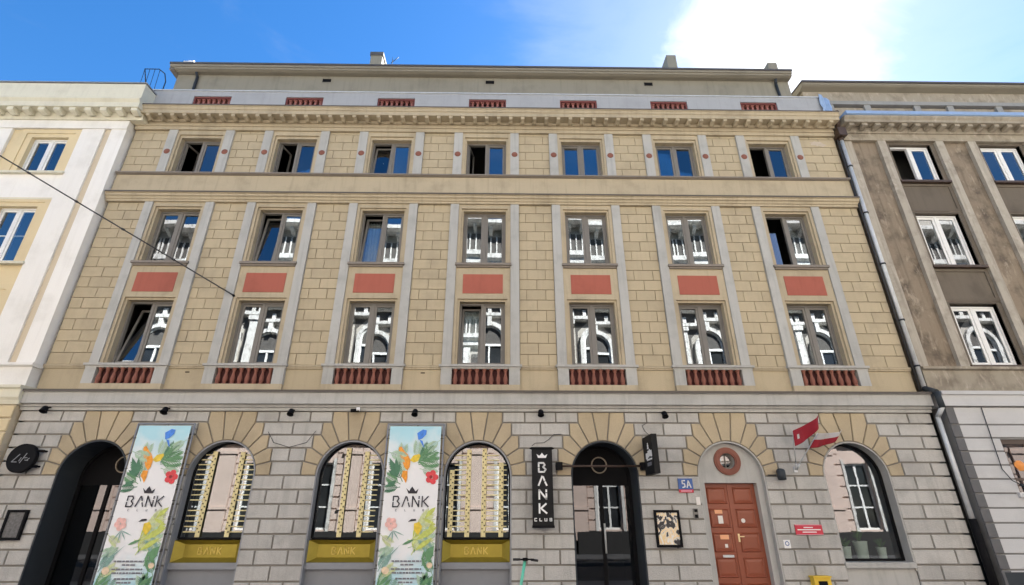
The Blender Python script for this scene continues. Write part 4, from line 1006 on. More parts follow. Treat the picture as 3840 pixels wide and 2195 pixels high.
# banners on tube frames
BANNER_ART = [
 ('blue_bird','blue',[[(0.041,3.349),(0.165,3.431),(0.25,3.413),(0.246,3.324),(0.166,3.235),(0.078,3.202)],[(0.098,3.21),(0.17,3.185),(0.234,3.01),(0.169,3.097)]]),
 ('orange_parrot','orange',[[(-0.342,3.041),(-0.284,3.059),(-0.198,2.948),(-0.135,2.898),(-0.063,2.776),(-0.069,2.631),(-0.113,2.553),(-0.188,2.63),(-0.252,2.776),(-0.324,2.923)],[(-0.214,2.553),(-0.108,2.549),(-0.099,2.415),(-0.124,2.297),(-0.177,2.379),(-0.235,2.439)]]),
 ('yellow_bird','yellow',[[(-0.073,2.771),(-0.005,2.874),(0.126,2.904),(0.164,2.838),(0.092,2.747),(0.012,2.723)]]),
 ('palm_frond','green',[[(0.111,2.764),(0.174,2.839),(0.237,2.937),(0.313,3.097),(0.206,2.956),(0.148,2.854)],[(0.111,2.764),(0.2,2.834),(0.297,2.927),(0.427,3.085),(0.271,2.952),(0.179,2.853)],[(0.111,2.764),(0.223,2.81),(0.351,2.877),(0.531,2.998),(0.331,2.907),(0.207,2.834)],[(0.111,2.764),(0.233,2.772),(0.376,2.795),(0.585,2.85),(0.367,2.828),(0.226,2.799)],[(0.111,2.764),(0.223,2.742),(0.357,2.727),(0.559,2.728),(0.358,2.761),(0.223,2.769)],[(0.111,2.764),(0.184,2.713),(0.278,2.663),(0.427,2.607),(0.293,2.692),(0.196,2.737)],[(0.111,2.764),(0.146,2.712),(0.197,2.659),(0.288,2.595),(0.221,2.682),(0.165,2.731)],[(0.306,2.899),(0.287,2.947),(0.256,2.999),(0.191,3.067),(0.23,2.984),(0.267,2.935)],[(0.306,2.899),(0.304,2.957),(0.291,3.024),(0.252,3.122),(0.261,3.019),(0.28,2.953)]]),
 ('monstera_leaf','dgreen',[[(-0.318,2.439),(-0.323,2.554),(-0.373,2.674),(-0.526,2.824),(-0.49,2.625),(-0.416,2.514)],[(-0.318,2.439),(-0.293,2.536),(-0.301,2.653),(-0.379,2.824),(-0.401,2.646),(-0.373,2.532)],[(-0.318,2.439),(-0.353,2.497),(-0.411,2.54),(-0.526,2.558),(-0.453,2.468),(-0.386,2.439)],[(-0.318,2.439),(-0.284,2.506),(-0.267,2.591),(-0.281,2.727),(-0.328,2.602),(-0.333,2.515)],[(-0.516,2.308),(-0.331,2.363),(-0.365,2.273),(-0.485,2.221)]]),
 ('red_flower','red',[[(0.572,2.421),(0.559,2.381),(0.522,2.36),(0.477,2.367),(0.447,2.399),(0.444,2.442),(0.471,2.474),(0.515,2.482),(0.555,2.46)],[(0.522,2.335),(0.509,2.295),(0.472,2.274),(0.427,2.282),(0.396,2.314),(0.394,2.356),(0.42,2.388),(0.464,2.395),(0.504,2.374)],[(0.431,2.367),(0.418,2.327),(0.381,2.306),(0.336,2.313),(0.305,2.345),(0.303,2.387),(0.329,2.42),(0.373,2.427),(0.413,2.406)],[(0.423,2.474),(0.41,2.434),(0.373,2.413),(0.328,2.42),(0.297,2.452),(0.294,2.495),(0.321,2.527),(0.365,2.535),(0.405,2.514)],[(0.512,2.507),(0.499,2.467),(0.461,2.445),(0.417,2.453),(0.386,2.485),(0.383,2.528),(0.41,2.56),(0.454,2.568),(0.494,2.547)]]),
 ('flower_heart','dred',[[(0.443,2.428),(0.437,2.406),(0.416,2.395),(0.392,2.399),(0.376,2.416),(0.374,2.439),(0.389,2.456),(0.412,2.46),(0.434,2.449)]]),
 ('crown','ink',[[(-0.106,2.198),(-0.036,2.138),(-0.015,2.185),(0.021,2.231),(0.063,2.18),(0.096,2.133),(0.159,2.189),(0.129,2.092),(-0.05,2.091)]]),
 ('toucan_beak','ink',[[(-0.016,1.538),(0.048,1.591),(0.145,1.596),(0.158,1.56),(0.068,1.551)]]),
 ('toucan_body','yellow',[[(0.115,1.509),(0.223,1.538),(0.287,1.454),(0.269,1.365),(0.207,1.289),(0.118,1.387)]]),
 ('yellow_leaf','lime',[[(0.546,1.823),(0.46,1.792),(0.384,1.73),(0.321,1.598),(0.459,1.667),(0.519,1.741)],[(0.599,1.442),(0.459,1.421),(0.322,1.356),(0.169,1.191),(0.401,1.252),(0.522,1.337)],[(0.515,1.234),(0.396,1.203),(0.279,1.136),(0.149,0.987),(0.346,1.06),(0.449,1.141)],[(0.283,1.609),(0.342,1.556),(0.422,1.514),(0.559,1.487),(0.449,1.57),(0.363,1.601)],[(0.413,1.322),(0.464,1.372),(0.502,1.442),(0.518,1.564),(0.439,1.467),(0.413,1.392)]]),
 ('green_leaf','green',[[(0.363,0.934),(0.432,1.04),(0.558,1.088),(0.55,0.913),(0.472,0.79)],[(-0.099,1.105),(-0.025,1.113),(0.054,1.141),(0.155,1.213),(0.027,1.188),(-0.047,1.151)],[(-0.499,0.375),(-0.424,0.407),(-0.354,0.464),(-0.287,0.579),(-0.412,0.51),(-0.47,0.444)],[(-0.405,0.355),(-0.35,0.376),(-0.302,0.415),(-0.256,0.497),(-0.344,0.45),(-0.385,0.404)],[(0.337,0.374),(0.412,0.389),(0.481,0.429),(0.548,0.527),(0.425,0.487),(0.367,0.435)],[(0.152,0.955),(0.165,0.975),(0.173,1.0),(0.169,1.041),(0.149,1.005),(0.147,0.979)]]),
 ('pink_flower','pink',[[(-0.236,1.469),(-0.248,1.432),(-0.283,1.412),(-0.326,1.419),(-0.357,1.449),(-0.36,1.488),(-0.336,1.518),(-0.294,1.525),(-0.254,1.506)],[(-0.303,1.423),(-0.314,1.387),(-0.35,1.367),(-0.393,1.374),(-0.423,1.404),(-0.427,1.443),(-0.402,1.473),(-0.361,1.48),(-0.321,1.46)],[(-0.368,1.487),(-0.379,1.45),(-0.414,1.431),(-0.457,1.437),(-0.488,1.468),(-0.492,1.507),(-0.467,1.537),(-0.426,1.544),(-0.386,1.524)],[(-0.341,1.564),(-0.352,1.526),(-0.388,1.507),(-0.431,1.514),(-0.462,1.544),(-0.466,1.583),(-0.441,1.614),(-0.399,1.621),(-0.36,1.601)],[(-0.264,1.556),(-0.275,1.519),(-0.311,1.499),(-0.354,1.506),(-0.385,1.536),(-0.388,1.576),(-0.364,1.606),(-0.321,1.613),(-0.282,1.593)]]),
 ('thin_leaf','sage',[[(-0.312,1.377),(-0.351,1.332),(-0.39,1.274),(-0.435,1.181),(-0.369,1.262),(-0.334,1.323)],[(-0.312,1.377),(-0.323,1.319),(-0.327,1.249),(-0.318,1.144),(-0.303,1.247),(-0.304,1.317)],[(-0.312,1.377),(-0.285,1.326),(-0.246,1.269),(-0.174,1.191),(-0.226,1.28),(-0.269,1.334)],[(-0.312,1.377),(-0.254,1.344),(-0.181,1.312),(-0.066,1.278),(-0.172,1.332),(-0.247,1.36)],[(-0.492,0.745),(-0.396,0.829),(-0.288,0.937),(-0.136,1.109),(-0.307,0.952),(-0.411,0.841)]]),
 ('peach_flower','peach',[[(-0.319,0.641),(-0.333,0.596),(-0.378,0.572),(-0.432,0.58),(-0.471,0.617),(-0.476,0.665),(-0.445,0.702),(-0.392,0.711),(-0.342,0.686)],[(0.549,0.734),(0.537,0.699),(0.502,0.68),(0.46,0.687),(0.431,0.715),(0.429,0.753),(0.454,0.781),(0.495,0.787),(0.533,0.769)]]),
 ('small_print','grey',[[(-0.287,0.825),(-0.235,0.825),(-0.233,0.795),(-0.285,0.795)],[(-0.221,0.825),(-0.127,0.825),(-0.124,0.795),(-0.219,0.795)],[(-0.112,0.825),(-0.06,0.824),(-0.058,0.795),(-0.11,0.795)],[(-0.046,0.824),(0.025,0.824),(0.027,0.795),(-0.044,0.795)],[(0.039,0.824),(0.11,0.824),(0.112,0.795),(0.041,0.795)],[(0.124,0.824),(0.195,0.824),(0.197,0.795),(0.127,0.795)],[(0.209,0.824),(0.28,0.824),(0.283,0.795),(0.212,0.795)],[(0.295,0.824),(0.316,0.824),(0.318,0.795),(0.297,0.795)],[(-0.104,0.762),(-0.034,0.762),(-0.031,0.732),(-0.102,0.732)],[(-0.019,0.762),(0.051,0.761),(0.054,0.732),(-0.017,0.732)],[(0.065,0.761),(0.16,0.761),(0.162,0.732),(0.068,0.732)],[(-0.286,0.683),(-0.215,0.682),(-0.212,0.653),(-0.283,0.654)],[(-0.201,0.682),(-0.107,0.682),(-0.104,0.653),(-0.198,0.653)],[(-0.093,0.682),(-0.022,0.682),(-0.02,0.653),(-0.09,0.653)],[(-0.008,0.682),(0.063,0.682),(0.065,0.653),(-0.005,0.653)],[(0.077,0.682),(0.171,0.682),(0.173,0.653),(0.079,0.653)],[(0.185,0.682),(0.279,0.682),(0.281,0.653),(0.187,0.653)],[(0.293,0.682),(0.326,0.682),(0.328,0.653),(0.296,0.653)],[(-0.267,0.616),(-0.174,0.616),(-0.171,0.587),(-0.265,0.587)],[(-0.159,0.616),(-0.127,0.616),(-0.124,0.587),(-0.157,0.587)],[(-0.113,0.616),(-0.061,0.616),(-0.058,0.587),(-0.11,0.587)],[(-0.047,0.616),(0.005,0.616),(0.007,0.587),(-0.044,0.587)],[(0.019,0.616),(0.071,0.616),(0.073,0.587),(0.021,0.587)],[(0.085,0.616),(0.117,0.616),(0.12,0.587),(0.087,0.587)],[(0.132,0.616),(0.202,0.616),(0.204,0.587),(0.134,0.587)],[(0.216,0.616),(0.31,0.616),(0.312,0.587),(0.218,0.587)],[(0.324,0.616),(0.343,0.616),(0.345,0.587),(0.326,0.587)],[(-0.187,0.513),(-0.136,0.513),(-0.133,0.484),(-0.185,0.484)],[(-0.122,0.513),(-0.052,0.513),(-0.049,0.484),(-0.119,0.484)],[(-0.038,0.513),(0.032,0.513),(0.035,0.484),(-0.035,0.484)],[(0.046,0.513),(0.098,0.513),(0.1,0.484),(0.049,0.484)],[(0.112,0.513),(0.205,0.513),(0.208,0.484),(0.114,0.484)],[(0.219,0.513),(0.245,0.513),(0.247,0.484),(0.222,0.484)],[(-0.123,0.448),(-0.03,0.448),(-0.027,0.419),(-0.12,0.419)],[(-0.016,0.447),(0.017,0.447),(0.019,0.419),(-0.013,0.419)],[(0.031,0.447),(0.101,0.447),(0.103,0.419),(0.033,0.419)],[(0.115,0.447),(0.166,0.447),(0.168,0.419),(0.117,0.419)]]),
]
FRONDS = [(.10,2.72,35,.46,'green'),(.12,2.70,62,.44,'dgreen'),(.12,2.68,8,.44,'green'),(.15,2.60,-18,.38,'mist'),(.05,2.80,85,.36,'mist'),
 (-.20,2.33,120,.46,'dgreen'),(-.24,2.28,152,.36,'green'),(-.24,2.22,186,.32,'dgreen'),(-.22,2.42,95,.40,'mist'),(-.30,2.70,80,.40,'mist'),
 (.03,1.15,42,.58,'lime'),(.02,1.05,15,.56,'mist'),(.10,.92,62,.50,'lime'),(.16,1.36,52,.45,'pale'),(.0,1.2,-10,.5,'pale'),
 (-.28,1.02,232,.36,'sage'),(-.28,1.05,200,.30,'mist'),(-.52,.22,70,.42,'green'),(-.34,.18,100,.38,'mist'),(-.5,.5,40,.35,'pale'),(.30,.18,62,.42,'green'),(.45,.22,112,.36,'mist'),(.33,.72,68,.32,'green'),(-.1,.14,85,.26,'mist'),
 (-.55,.62,65,.34,'sage'),(-.52,.85,50,.30,'mist'),(.56,.9,130,.40,'sage'),(.57,1.25,150,.42,'mist'),(.57,.55,120,.36,'green'),(.57,1.6,200,.34,'pale'),(-.57,2.95,-20,.40,'mist'),(.57,3.2,215,.36,'mist'),(-.57,1.3,-35,.30,'pale'),(-.45,.12,60,.45,'sage'),(.5,.12,105,.40,'dgreen')]
for k, xc in enumerate((XC[0]+1.45, XC[2]+1.41)):
    o = thing('banner', ['tall tropical banner hanging left of the first arched shop window', 'tall tropical banner hanging between the two middle arched shop windows'][k], 'banner', (xc, -.27, .1), 'tropical banners on the facade')
    y = -.27; hw, z0, z1 = .63, .08, 3.55
    m = MB(); m.tube((xc-hw,y,z0),(xc-hw,y,z1),.02,8); m.tube((xc+hw,y,z0),(xc+hw,y,z1),.02,8); m.tube((xc-hw,y,z1),(xc+hw,y,z1),.02,8); m.tube((xc-hw,y,z0),(xc+hw,y,z0),.02,8)
    for z in (.4, 1.5, 2.6, 3.45):
        for s in (-1,1): m.tube((xc+s*hw,y,z),(xc+s*hw,GY,z),.012,6)
    m.build('frame', 'steel_grey', o)
    m = MB(); m.smooth = True; nx, nz_ = 10, 30
    P = lambda i, j: (xc-.575+1.15*i/nx, -.30+.006*math.sin(i*1.1+j*.7)*min(i,nx-i)/5, .12+(3.50-.12)*j/nz_)
    for i in range(nx):
        for j in range(nz_): m.face([P(i,j),P(i+1,j),P(i+1,j+1),P(i,j+1)])
    m.smooth = False; m.box(xc-.57,xc+.57,-.292,-.288,.125,3.495)
    m.build('cloth', 'banner', o)
    ti = MB(); ti.tube((0,0,0),(.07,0,.006),.006,5); ti = ti.mesh('tie', 'cable_black')
    for z in [.35+.32*q for q in range(10)]:
        for s in (-1,1): place(ti, 'tie', o, (xc+s*.60-.035, -.30, z))
    lay = 0
    for nm, col_, polys in BANNER_ART:
        m = MB(); lay += 1
        for q, pl_ in enumerate(polys):
            d = -.3095 - .0006*lay - .0001*(q % 5)
            m.prism([(xc+a_, b_) for a_, b_ in pl_], d, d+.0004)
            if nm != 'small_print': m.build(nm, 'print_'+col_, o); m = MB()
        if nm == 'small_print': m.build(nm, 'print_'+col_, o)['kind'] = 'stuff'
    for q, (fx, fz, fa, fl_, fm_) in enumerate(FRONDS):
        m = MB(); ca, sa_ = math.cos(math.radians(fa)), math.sin(math.radians(fa)); d = -.3092 - .00006*q
        at_ = lambda t, w: (xc + max(-.57, min(.57, fx + ca*t*fl_ - sa_*w)), fz + sa_*t*fl_ + ca*w)
        m.prism([at_(0,.008), at_(0,-.008), at_(1,-.002), at_(1,.002)], d, d+.0003)
        for k2 in range(7):
            t = .18 + .11*k2; l2 = fl_*(.42 - .30*abs(t-.45))
            for s2 in (-1, 1):
                m.prism([at_(t, 0), at_(t+.5*l2/fl_, s2*l2*.55), at_(t+.95*l2/fl_, s2*l2*.72), at_(t+.62*l2/fl_, s2*l2*.34)], d-.00003*(s2+1), d+.0003)
        m.build('palm_frond', 'print_'+fm_, o)
    m = MB(); lx = -.37
    for ch in 'BANK': strokes(m, GLY[ch], .025, xc+lx, 1.83, .17, .205, -.3215, -.3205); lx += .205
    m.build('lettering', 'print_ink', o)
    m = MB(); lx = -.30
    for ch in ('C','L','U','Bs'): strokes(m, GLY[ch], .008, xc+lx, 1.745, .035, .035, -.3215, -.3205); lx += .19
    m.build('small_lettering', 'print_grey', o)['kind'] = 'stuff'

# vertical hanging sign
xc, y = .83, GY-.20
o = thing('hanging_sign', 'tall narrow black sign with a white crown above four white letters', 'sign', (xc, y, 1.46))
m = MB(); m.box(xc-.225,xc+.225,y,y+.03,1.47,3.0); m.build('board', 'sign_black', o)
m = MB(); m.box(xc-.24,xc+.24,y-.015,y+.045,3.0,3.05); m.box(xc-.235,xc+.235,y-.01,y+.04,1.42,1.47); m.tube((xc-.27,y+.015,3.025),(xc+.27,y+.015,3.025),.018,8); m.build('batten', 'black', o)
for s in (-1,1): 
    m = MB(); m.tube((xc+s*.17,y+.03,3.025),(xc+s*.17,GY,3.06),.012,6); m.tube((xc+s*.17,y+.03,1.45),(xc+s*.17,GY,1.45),.012,6); m.build('bracket', 'black', o)
m = MB(); crown(m, xc, 2.82, .24, .11, y-.008, y-.001); m.build('crown', 'white', o)
for k, ch in enumerate('BANK'):
    m = MB(); strokes(m, GLY[ch], .036, xc-.085, 2.53-.275*k, .19, .185, y-.008, y-.001); m.build('letter', 'white', o)
lx = -.19; m = MB()
for ch in ('C','L','U','Bs'): strokes(m, GLY[ch], .016, xc+lx, 1.555, .062, .05, y-.008, y-.001); lx += .106
m.build('small_lettering', 'white', o)['kind'] = 'stuff'
# projecting box sign
o = thing('box_sign', 'black box sign sticking out from the wall right of the doorway', 'sign', (3.17, -.25, 2.46))
B('box', 'sign_black', o, (3.11, 3.225, -1.0, -.25, 2.46, 3.25)); B('bracket', 'black', o, (3.15, 3.185, -.249, GY, 2.62, 2.68), (3.15, 3.185, -.249, GY, 3.06, 3.12))
m = MB()
for (y0,y1,z0,z1) in ((-.70,-.62,3.0,3.06),(-.68,-.64,3.06,3.10),(-.72,-.60,2.975,3.0)): m.box(3.102,3.108,y0,y1,z0,z1)
for (y0,y1,z0,z1) in ((-.92,-.82,2.80,2.93),(-.80,-.72,2.82,2.96),(-.70,-.60,2.80,2.94),(-.58,-.44,2.78,2.90),(-.9,-.5,2.74,2.775)): m.box(3.102,3.108,y0,y1,z0,z1)
m.build('lettering', 'white', o)
B('small_print', 'print_grey', o, (3.104,3.108,-.82,-.5,2.63,2.70))
# round black sign at the left
sx_, sz_ = -10.50, 2.80
o = thing('round_sign', 'round black wall sign with faint script lettering', 'sign', (sx_, -.30, sz_))
m = MB(); m.lathe([(.285,.05),(.305,.04),(.305,-.04),(.285,-.05)], (sx_,-.28,sz_), 40, 'y'); m.build('disc', 'black', o)
m = MB()
for (dx, dz) in ((.24,.16),(.20,-.16)): m.tube((sx_+dx-.02,-.28,sz_+dz),(sx_+dx+.11,-.20,sz_+dz),.03,8); m.tube((sx_+dx+.11,-.20,sz_+dz),(sx_+dx+.11,GY,sz_+dz),.02,8)
m.build('bracket', 'black', o)
m = MB(); strokes(m, [(.0,.1,.35,.9),(.0,.1,.3,.1),(.42,.2,.5,.55),(.5,.0,.75,1.0),(.62,.5,.85,.55),(.85,.25,1.0,.5),(.75,.3,.95,.25)], .014, sx_-.17, sz_-.1, .36, .2, -.336, -.331); m.build('lettering', 'steel_grey', o)
# menu cases and plates
def case(x0, x1, z0, z1, label, inner, name='menu_case'):
    y = GY-.07
    o = thing(name, label, 'display case', ((x0+x1)/2, GY, z0))
    m = MB(); m.wall(x0, x1, z0, z1, y, [(x0+.045,x1-.045,z0+.05,z1-.05)], .03); m.box(x0, x1, y+.03, GY-.002, z0, z1); 
    for a, b in ((x0,x0),(x1,x1)): m.face([(a,y,z0),(a,y+.03,z0),(a,y+.03,z1),(a,y,z1)])
    m.face([(x0,y,z1),(x1,y,z1),(x1,y+.03,z1),(x0,y+.03,z1)]); m.face([(x0,y,z0),(x0,y+.03,z0),(x1,y+.03,z0),(x1,y,z0)])
    m.build('case', 'black', o); B('poster', inner, o, (x0+.046, x1-.046, y+.024, y+.0285, z0+.051, z1-.051)); return o
case(3.22, 3.76, 1.05, 1.77, 'poster display in a black frame between the doorway and the red door', 'poster')
case(-10.47, -10.05, 1.19, 1.77, 'dark display case under the round black sign', 'menu_print')
o = thing('house_number', 'blue house number plate with a red strip left of the red door', 'plate', (3.99, GY-.03, 2.12))
B('plate', 'plate_blue', o, (3.83,4.15,GY-.025,GY-.004,2.185,2.41)); B('strip', 'plate_red', o, (3.83,4.15,GY-.026,GY-.004,2.12,2.183)); B('street_name', 'pink_strip', o, (3.87,4.11,GY-.031,GY-.0265,2.14,2.165))
m = MB(); strokes(m, GLY['5'], .024, 3.90, 2.225, .09, .14, GY-.031, GY-.0255); strokes(m, GLY['Af'], .024, 4.01, 2.225, .10, .14, GY-.031, GY-.0255); m.build('lettering', 'white', o)
o = thing('intercom', 'small dark intercom panel beside the red door', 'intercom', (4.13, GY, 1.6)); B('panel', 'frame_brown', o, (4.085,4.18,GY-.04,GY-.001,1.60,1.80)); B('speaker', 'black', o, (4.10,4.165,GY-.046,GY-.041,1.73,1.785)); B('buttons', 'black', o, (4.10,4.165,GY-.046,GY-.041,1.615,1.68))
o = B('paper_notice', 'paper', None, (4.18,4.27,GY-.012,GY-.002,1.87,2.03)); tag(o, 'small white paper notice stuck left of the red door', 'notice')
o = thing('red_plaque', 'red rectangular plaque with white lines right of the red door', 'plate', (6.53, GY, 1.28)); B('plate', 'plate_red', o, (6.22,6.80,GY-.025,GY-.002,1.285,1.485))
for q in ((6.26,6.76,GY-.029,GY-.0255,1.375,1.395), (6.40,6.60,GY-.029,GY-.0255,1.42,1.437), (6.36,6.66,GY-.029,GY-.0255,1.33,1.347)): B('text_line', 'white', o, q)
B('border', 'pink_strip', o, (6.22,6.80,GY-.029,GY-.0255,1.472,1.482), (6.22,6.80,GY-.029,GY-.0255,1.288,1.298))
o = thing('blue_sticker', 'small pale sticker with a blue mark right of the red door', 'sticker', (5.99, GY, 1.0)); B('sheet', 'white', o, (5.92,6.06,GY-.006,GY-.001,1.03,1.19)); m = MB(); m.ring([(5.99+.03*math.cos(t*math.pi/8),1.12+.03*math.sin(t*math.pi/8)) for t in range(16)],[(5.99+.045*math.cos(t*math.pi/8),1.12+.045*math.sin(t*math.pi/8)) for t in range(16)],GY-.009,GY-.0065,True); m.build('mark','plate_blue',o)
o = thing('gas_meter_box', 'yellow meter box low on the wall right of the red door', 'box', (6.48, GY, .1)); B('cabinet', 'meter_yellow', o, (6.32,6.66,GY-.16,GY-.001,.10,.50)); B('lid', 'meter_yellow', o, (6.30,6.68,GY-.18,GY-.001,.502,.53)); B('window', 'black', o, (6.40,6.58,GY-.166,GY-.161,.34,.44))
# round bulkhead lantern
o = thing('wall_lantern', 'dark rounded wall lantern between the red door and the flags', 'lamp', (6.10, GY, 2.4))
m = MB(); m.lathe([(.05,-.12),(.085,-.11),(.09,-.02),(.09,.08),(.07,.11),(.02,.125)], (6.10,GY-.13,2.49), 16); m.build('body', 'slate', o); B('bracket', 'black', o, (6.08,6.12,GY-.06,GY-.001,2.46,2.52)); B('conduit', 'slate', o, (5.86,6.04,GY-.02,GY-.001,2.475,2.495))
# two flags in a wall holder
fb = Vector((6.50, GY-.02, 2.60))
o = thing('flag_holder', 'double metal flag holder left of the rightmost arched window', 'holder', tuple(fb)); m = MB(); m.box(fb.x-.04,fb.x+.04,GY-.03,GY-.001,2.54,2.66); m.build('plate', 'zinc', o)
m = MB(); m.tube(fb+Vector((0,-.01,0)), fb+Vector((-.02,-.12,.10)), .02, 8); m.tube(fb+Vector((.02,-.01,0)), fb+Vector((.06,-.10,.10)), .02, 8); m.build('socket', 'zinc', o)
def flag(label, p0, p1, quad, stripes, amp, fold):
    o = thing('flag', label, 'flag', tuple(p0), 'flags on the facade')
    m = MB(); m.tube(p0, p1, .011, 6); m.build('pole', 'zinc', o)
    a, b, c, d = [Vector(q) for q in quad]; nu, nv = 26, 14; nrm = ((b-a).cross(d-a)).normalized()
    G = []
    for i in range(nu+1):
        u = i/nu; row = []
        for j in range(nv+1):
            v = j/nv; p = (a*(1-v)+d*v)*(1-u) + (b*(1-v)+c*v)*u
            row.append(p + nrm*amp*u*math.sin(u*fold+v*1.6) + Vector((0,0,-.05*math.sin(math.pi*u)*(1-.4*v))))
        G.append(row)
    m = MB(); m.smooth = True
    for i in range(nu):
        for j in range(nv):
            m.mat(stripes((i+.5)/nu, (j+.5)/nv)); m.face([G[i][j],G[i+1][j],G[i+1][j+1],G[i][j+1]])
    cl_ = m.build('cloth', None, o); md = cl_.modifiers.new('thickness', 'SOLIDIFY'); md.thickness = .004
pA = Vector((6.27, -.80, 3.36)); flag('plain red flag with a small white emblem, blowing from its pole', fb+Vector((-.02,-.1,.09)), pA, [(6.24,-.82,3.02),(6.83,-.80,3.40),(6.98,-.80,3.71),(6.27,-.80,3.35)], lambda u, v: 'flag_white' if .13 < u < .20 and .38 < v < .62 and (u*40+v*20) % 3 > .9 else 'flag_red', .11, 9)
pB = Vector((6.96, -.55, 3.34)); flag('white and red flag fluttering over the rightmost arch', fb+Vector((.05,-.08,.09)), pB, [(6.72,-.52,3.02),(7.36,-.48,3.20),(7.62,-.50,3.42),(6.96,-.55,3.33)], lambda u, v: 'flag_red' if v < .55 else 'flag_white', .09, 9)
# drainpipe between the beige and the sooty house
o = thing('drainpipe', 'grey zinc drainpipe running down between the beige and the sooty house', 'drainpipe', (10.06, -.12, 0))
x = 10.06
m = MB(); m.tube((x,-.12,12.0),(x,-.12,4.42),.05,12); m.tube((x,-.44,3.95),(x-.02,-.25,3.75),.05,12); m.tube((x-.02,-.25,3.75),(x-.02,-.25,1.55),.05,12); m.build('pipe', 'zinc', o)
m = MB(); m.tube((x-.02,-.25,1.6),(x-.02,-.25,0.02),.075,12); m.build('boot', 'black', o)
m = MB(); m.tube((x,-.12,4.45),(x,-.42,4.30),.065,12); m.tube((x,-.42,4.30),(x,-.44,3.93),.065,12); m.build('elbow', 'slate', o)
m = MB(); m.box(x-.12,x+.12,-.28,-.02,12.05,12.34); m.tube((x,-.14,12.34),(x-.05,-.35,12.9),.06,10); m.tube((x,-.12,11.95),(x,-.12,12.06),.07,12); m.build('hopper', 'shop_dark', o)
for z in (11,9.4,7.8,6.2,5.0): 
    m = MB(); m.tube((x,-.12,z-.02),(x,-.12,z+.02),.07,12); m.box(x-.015,x+.015,-.05,.03,z-.015,z+.015); m.build('clip', 'slate', o)
m = MB(); m.tube((x-.095,-.09,12.0),(x-.095,-.09,4.4),.028,8); o2 = m.build('lightning_conductor', 'cable_black'); tag(o2, 'thin dark conductor running beside the zinc drainpipe', 'cable')
o = thing('junction_flashing', 'crumpled blue metal flashing at the parapet end by the sooty house', 'flashing', (9.97, -.1, 12.85))
m = MB(); rr = random.Random(3)
pts = [[Vector((9.80+.28*i/4+rr.uniform(-.02,.02), -.12-.03*(i%2)+rr.uniform(-.02,.02), 12.85+.95*j/5 - .25*(i/4)*(j/5))) for j in range(6)] for i in range(5)]
for i in range(4):
    for j in range(5): m.face([pts[i][j],pts[i+1][j],pts[i+1][j+1],pts[i][j+1]])
fl = m.build('sheet', 'blue_zinc', o); md = fl.modifiers.new('t', 'SOLIDIFY'); md.thickness = .01
# overhead cable anchored on the facade
A_ = Vector((-6.99*.992, -.09, 6.80)); far = Vector((-12.233, -2.0, 9.649)); dv = (far - A_); E_ = A_ + dv*4.4
pts = [A_.lerp(E_, t/24) + Vector((0,0,-.06*math.sin(math.pi*t/24))) for t in range(25)]
o = thing('overhead_cable', 'black cable slanting up across the left of the facade', 'cable', tuple(A_))
m = MB(); m.path(pts, .016, 6); m.build('wire', 'cable_black', o)
m = MB(); m.tube(A_+Vector((0,.06,0)), A_, .03, 8); m.build('anchor', 'black', o)
cl_ = MB(); cl_.lathe([(.012,-.05),(.028,-.03),(.028,.03),(.012,.05)], (0,0,0), 8); cl_ = cl_.mesh('clamp', 'cable_black')
for t in (.06,.11,.155,.2,.25,.3): 
    q = place(cl_, 'clamp', o, tuple(A_.lerp(E_, t) + Vector((0,0,-.06*math.sin(math.pi*t))))); q.rotation_euler = dv.to_track_quat('Z','Y').to_euler()
# hanging wire on the right-hand ground floor
o = thing('hanging_wire', 'thin wire with a hook hanging on the grey ground floor at the right', 'wire', (11.0, RY, 2.2)); m = MB(); m.path([(11.02,RY-.02,3.95),(10.98,RY-.03,3.2),(10.96,RY-.03,2.6),(11.06,RY-.06,2.36),(11.2,RY-.10,2.26)], .010, 6); m.build('wire', 'slate', o); m = MB(); m.tube((11.17,RY-.10,2.28),(11.24,RY-.11,2.23),.028,8); m.build('hook', 'slate', o)
# fairy wires over the piers
for k, (pts, lb) in enumerate(((( (-5.35,3.40),(-5.18,3.16),(-4.82,3.06),(-4.45,3.16),(-4.27,3.42) ), 'thin wire loop over the pier left of the third arch'), (((.62,3.10),(.70,3.16),(.9,3.17),(1.02,3.25),(1.12,3.35),(1.3,3.36)), 'thin wire curling above the black hanging sign'), (((3.35,3.30),(3.22,3.42),(3.16,3.55),(3.3,3.62)), 'thin wire above the projecting box sign'))):
    m = MB(); m.path([(a, GY-.02, b) for a, b in pts], .006, 5); tag(m.build('loose_wire', 'cable_black'), lb, 'wire')
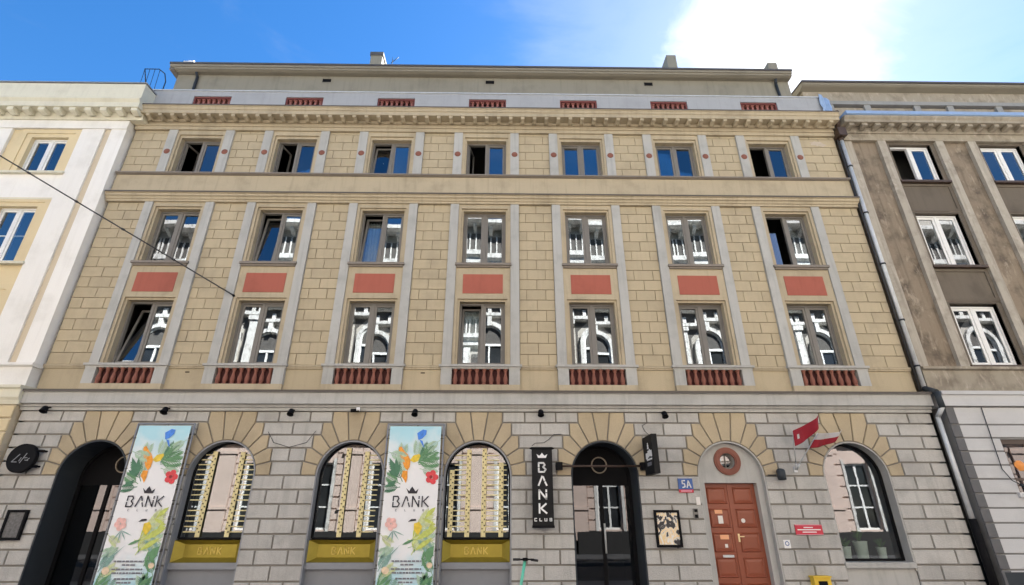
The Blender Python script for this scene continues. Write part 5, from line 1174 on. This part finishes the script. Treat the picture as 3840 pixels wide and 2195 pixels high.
# roof ladder with hoops and a small aerial
o = thing('roof_ladder', 'thin dark hooped roof ladder at the left end of the parapet', 'ladder', (-11.3, .3, 13.5))
A2 = [Vector((-11.34,.3,13.54)), Vector((-11.62,.3,14.45)), Vector((-11.80,.3,15.0))]; m = MB(); m.path(A2, .016, 6); m.build('rail', 'slate', o)
B2 = [Vector((-10.98,.3,13.50)), Vector((-10.98,.3,14.45)), Vector((-11.10,.3,14.80)), Vector((-11.34,.3,15.0)), Vector((-11.80,.3,15.0))]; m = MB(); m.path(B2, .016, 6); m.build('rail', 'slate', o)
for t in (0,.25,.5,.75):
    a = A2[2].lerp(Vector((-11.06,.3,14.95)), t*.9); b = A2[0].lerp(A2[2], .18+.2*t); m = MB(); m.tube(a, Vector((a.x+.06,.3,13.9)), .008, 5); m.build('bar', 'slate', o)
o = thing('roof_aerial', 'thin aerial on the roof beside the left chimney', 'aerial', (-4.1, 2.0, 15.5)); m = MB(); m.tube((-4.32,2.0,15.5),(-4.32,2.0,17.5),.012,6); m.tube((-4.36,2.0,17.3),(-4.1,2.0,17.62),.012,6); m.tube((-4.30,2.0,17.4),(-4.33,2.0,17.6),.008,5); m.build('mast', 'slate', o)
# parked electric scooter, only its bars reach into the picture
sx, sy = .375, -2.2
o = thing('electric_scooter', 'mint green electric scooter parked by the wall, handlebar showing', 'scooter', (sx, sy, 0))
m = MB(); m.tube((sx-.16,sy,.16),(sx-.01,sy,.94),.026,12); m.build('stem', 'mint', o)
m = MB(); m.tube((sx-.14,sy+.05,.955),(sx+.14,sy-.05,.965),.013,8); m.build('handlebar', 'black', o)
for s in (-1,1): m = MB(); m.tube((sx+s*.09,sy-s*.03,.96),(sx+s*.21,sy-s*.07,.945 if s > 0 else .955),.019,8); m.build('grip', 'rubber', o)
m = MB(); m.box(sx-.05,sx+.04,sy-.05,sy+.03,.94,.985); m.tube((sx+.08,sy-.04,.97),(sx+.11,sy-.12,.95),.008,5); m.build('display', 'black', o)
m = MB(); m.box(sx-.24,sx-.06+.0,sy+.06,sy+.80,.12,.17); m.build('deck', 'mint', o)
for yy in (sy-.02, sy+.92):
    m = MB(); m.lathe([(.06,-.025),(.11,-.025),(.118,0),(.11,.025),(.06,.025)], (sx-.16,yy,.118), 18, 'x'); w = m.build('wheel', 'rubber', o); m = MB(); m.lathe([(.01,-.02),(.062,-.02),(.062,.02),(.01,.02)], (sx-.16,yy,.118), 12, 'x'); m.build('rim', 'zinc', w)
m = MB(); m.box(sx-.21,sx-.11,sy-.10,sy+.08,.235,.25); m.box(sx-.20,sx-.12,sy+.78,sy+1.0,.235,.25); m.build('mudguard', 'black', o)
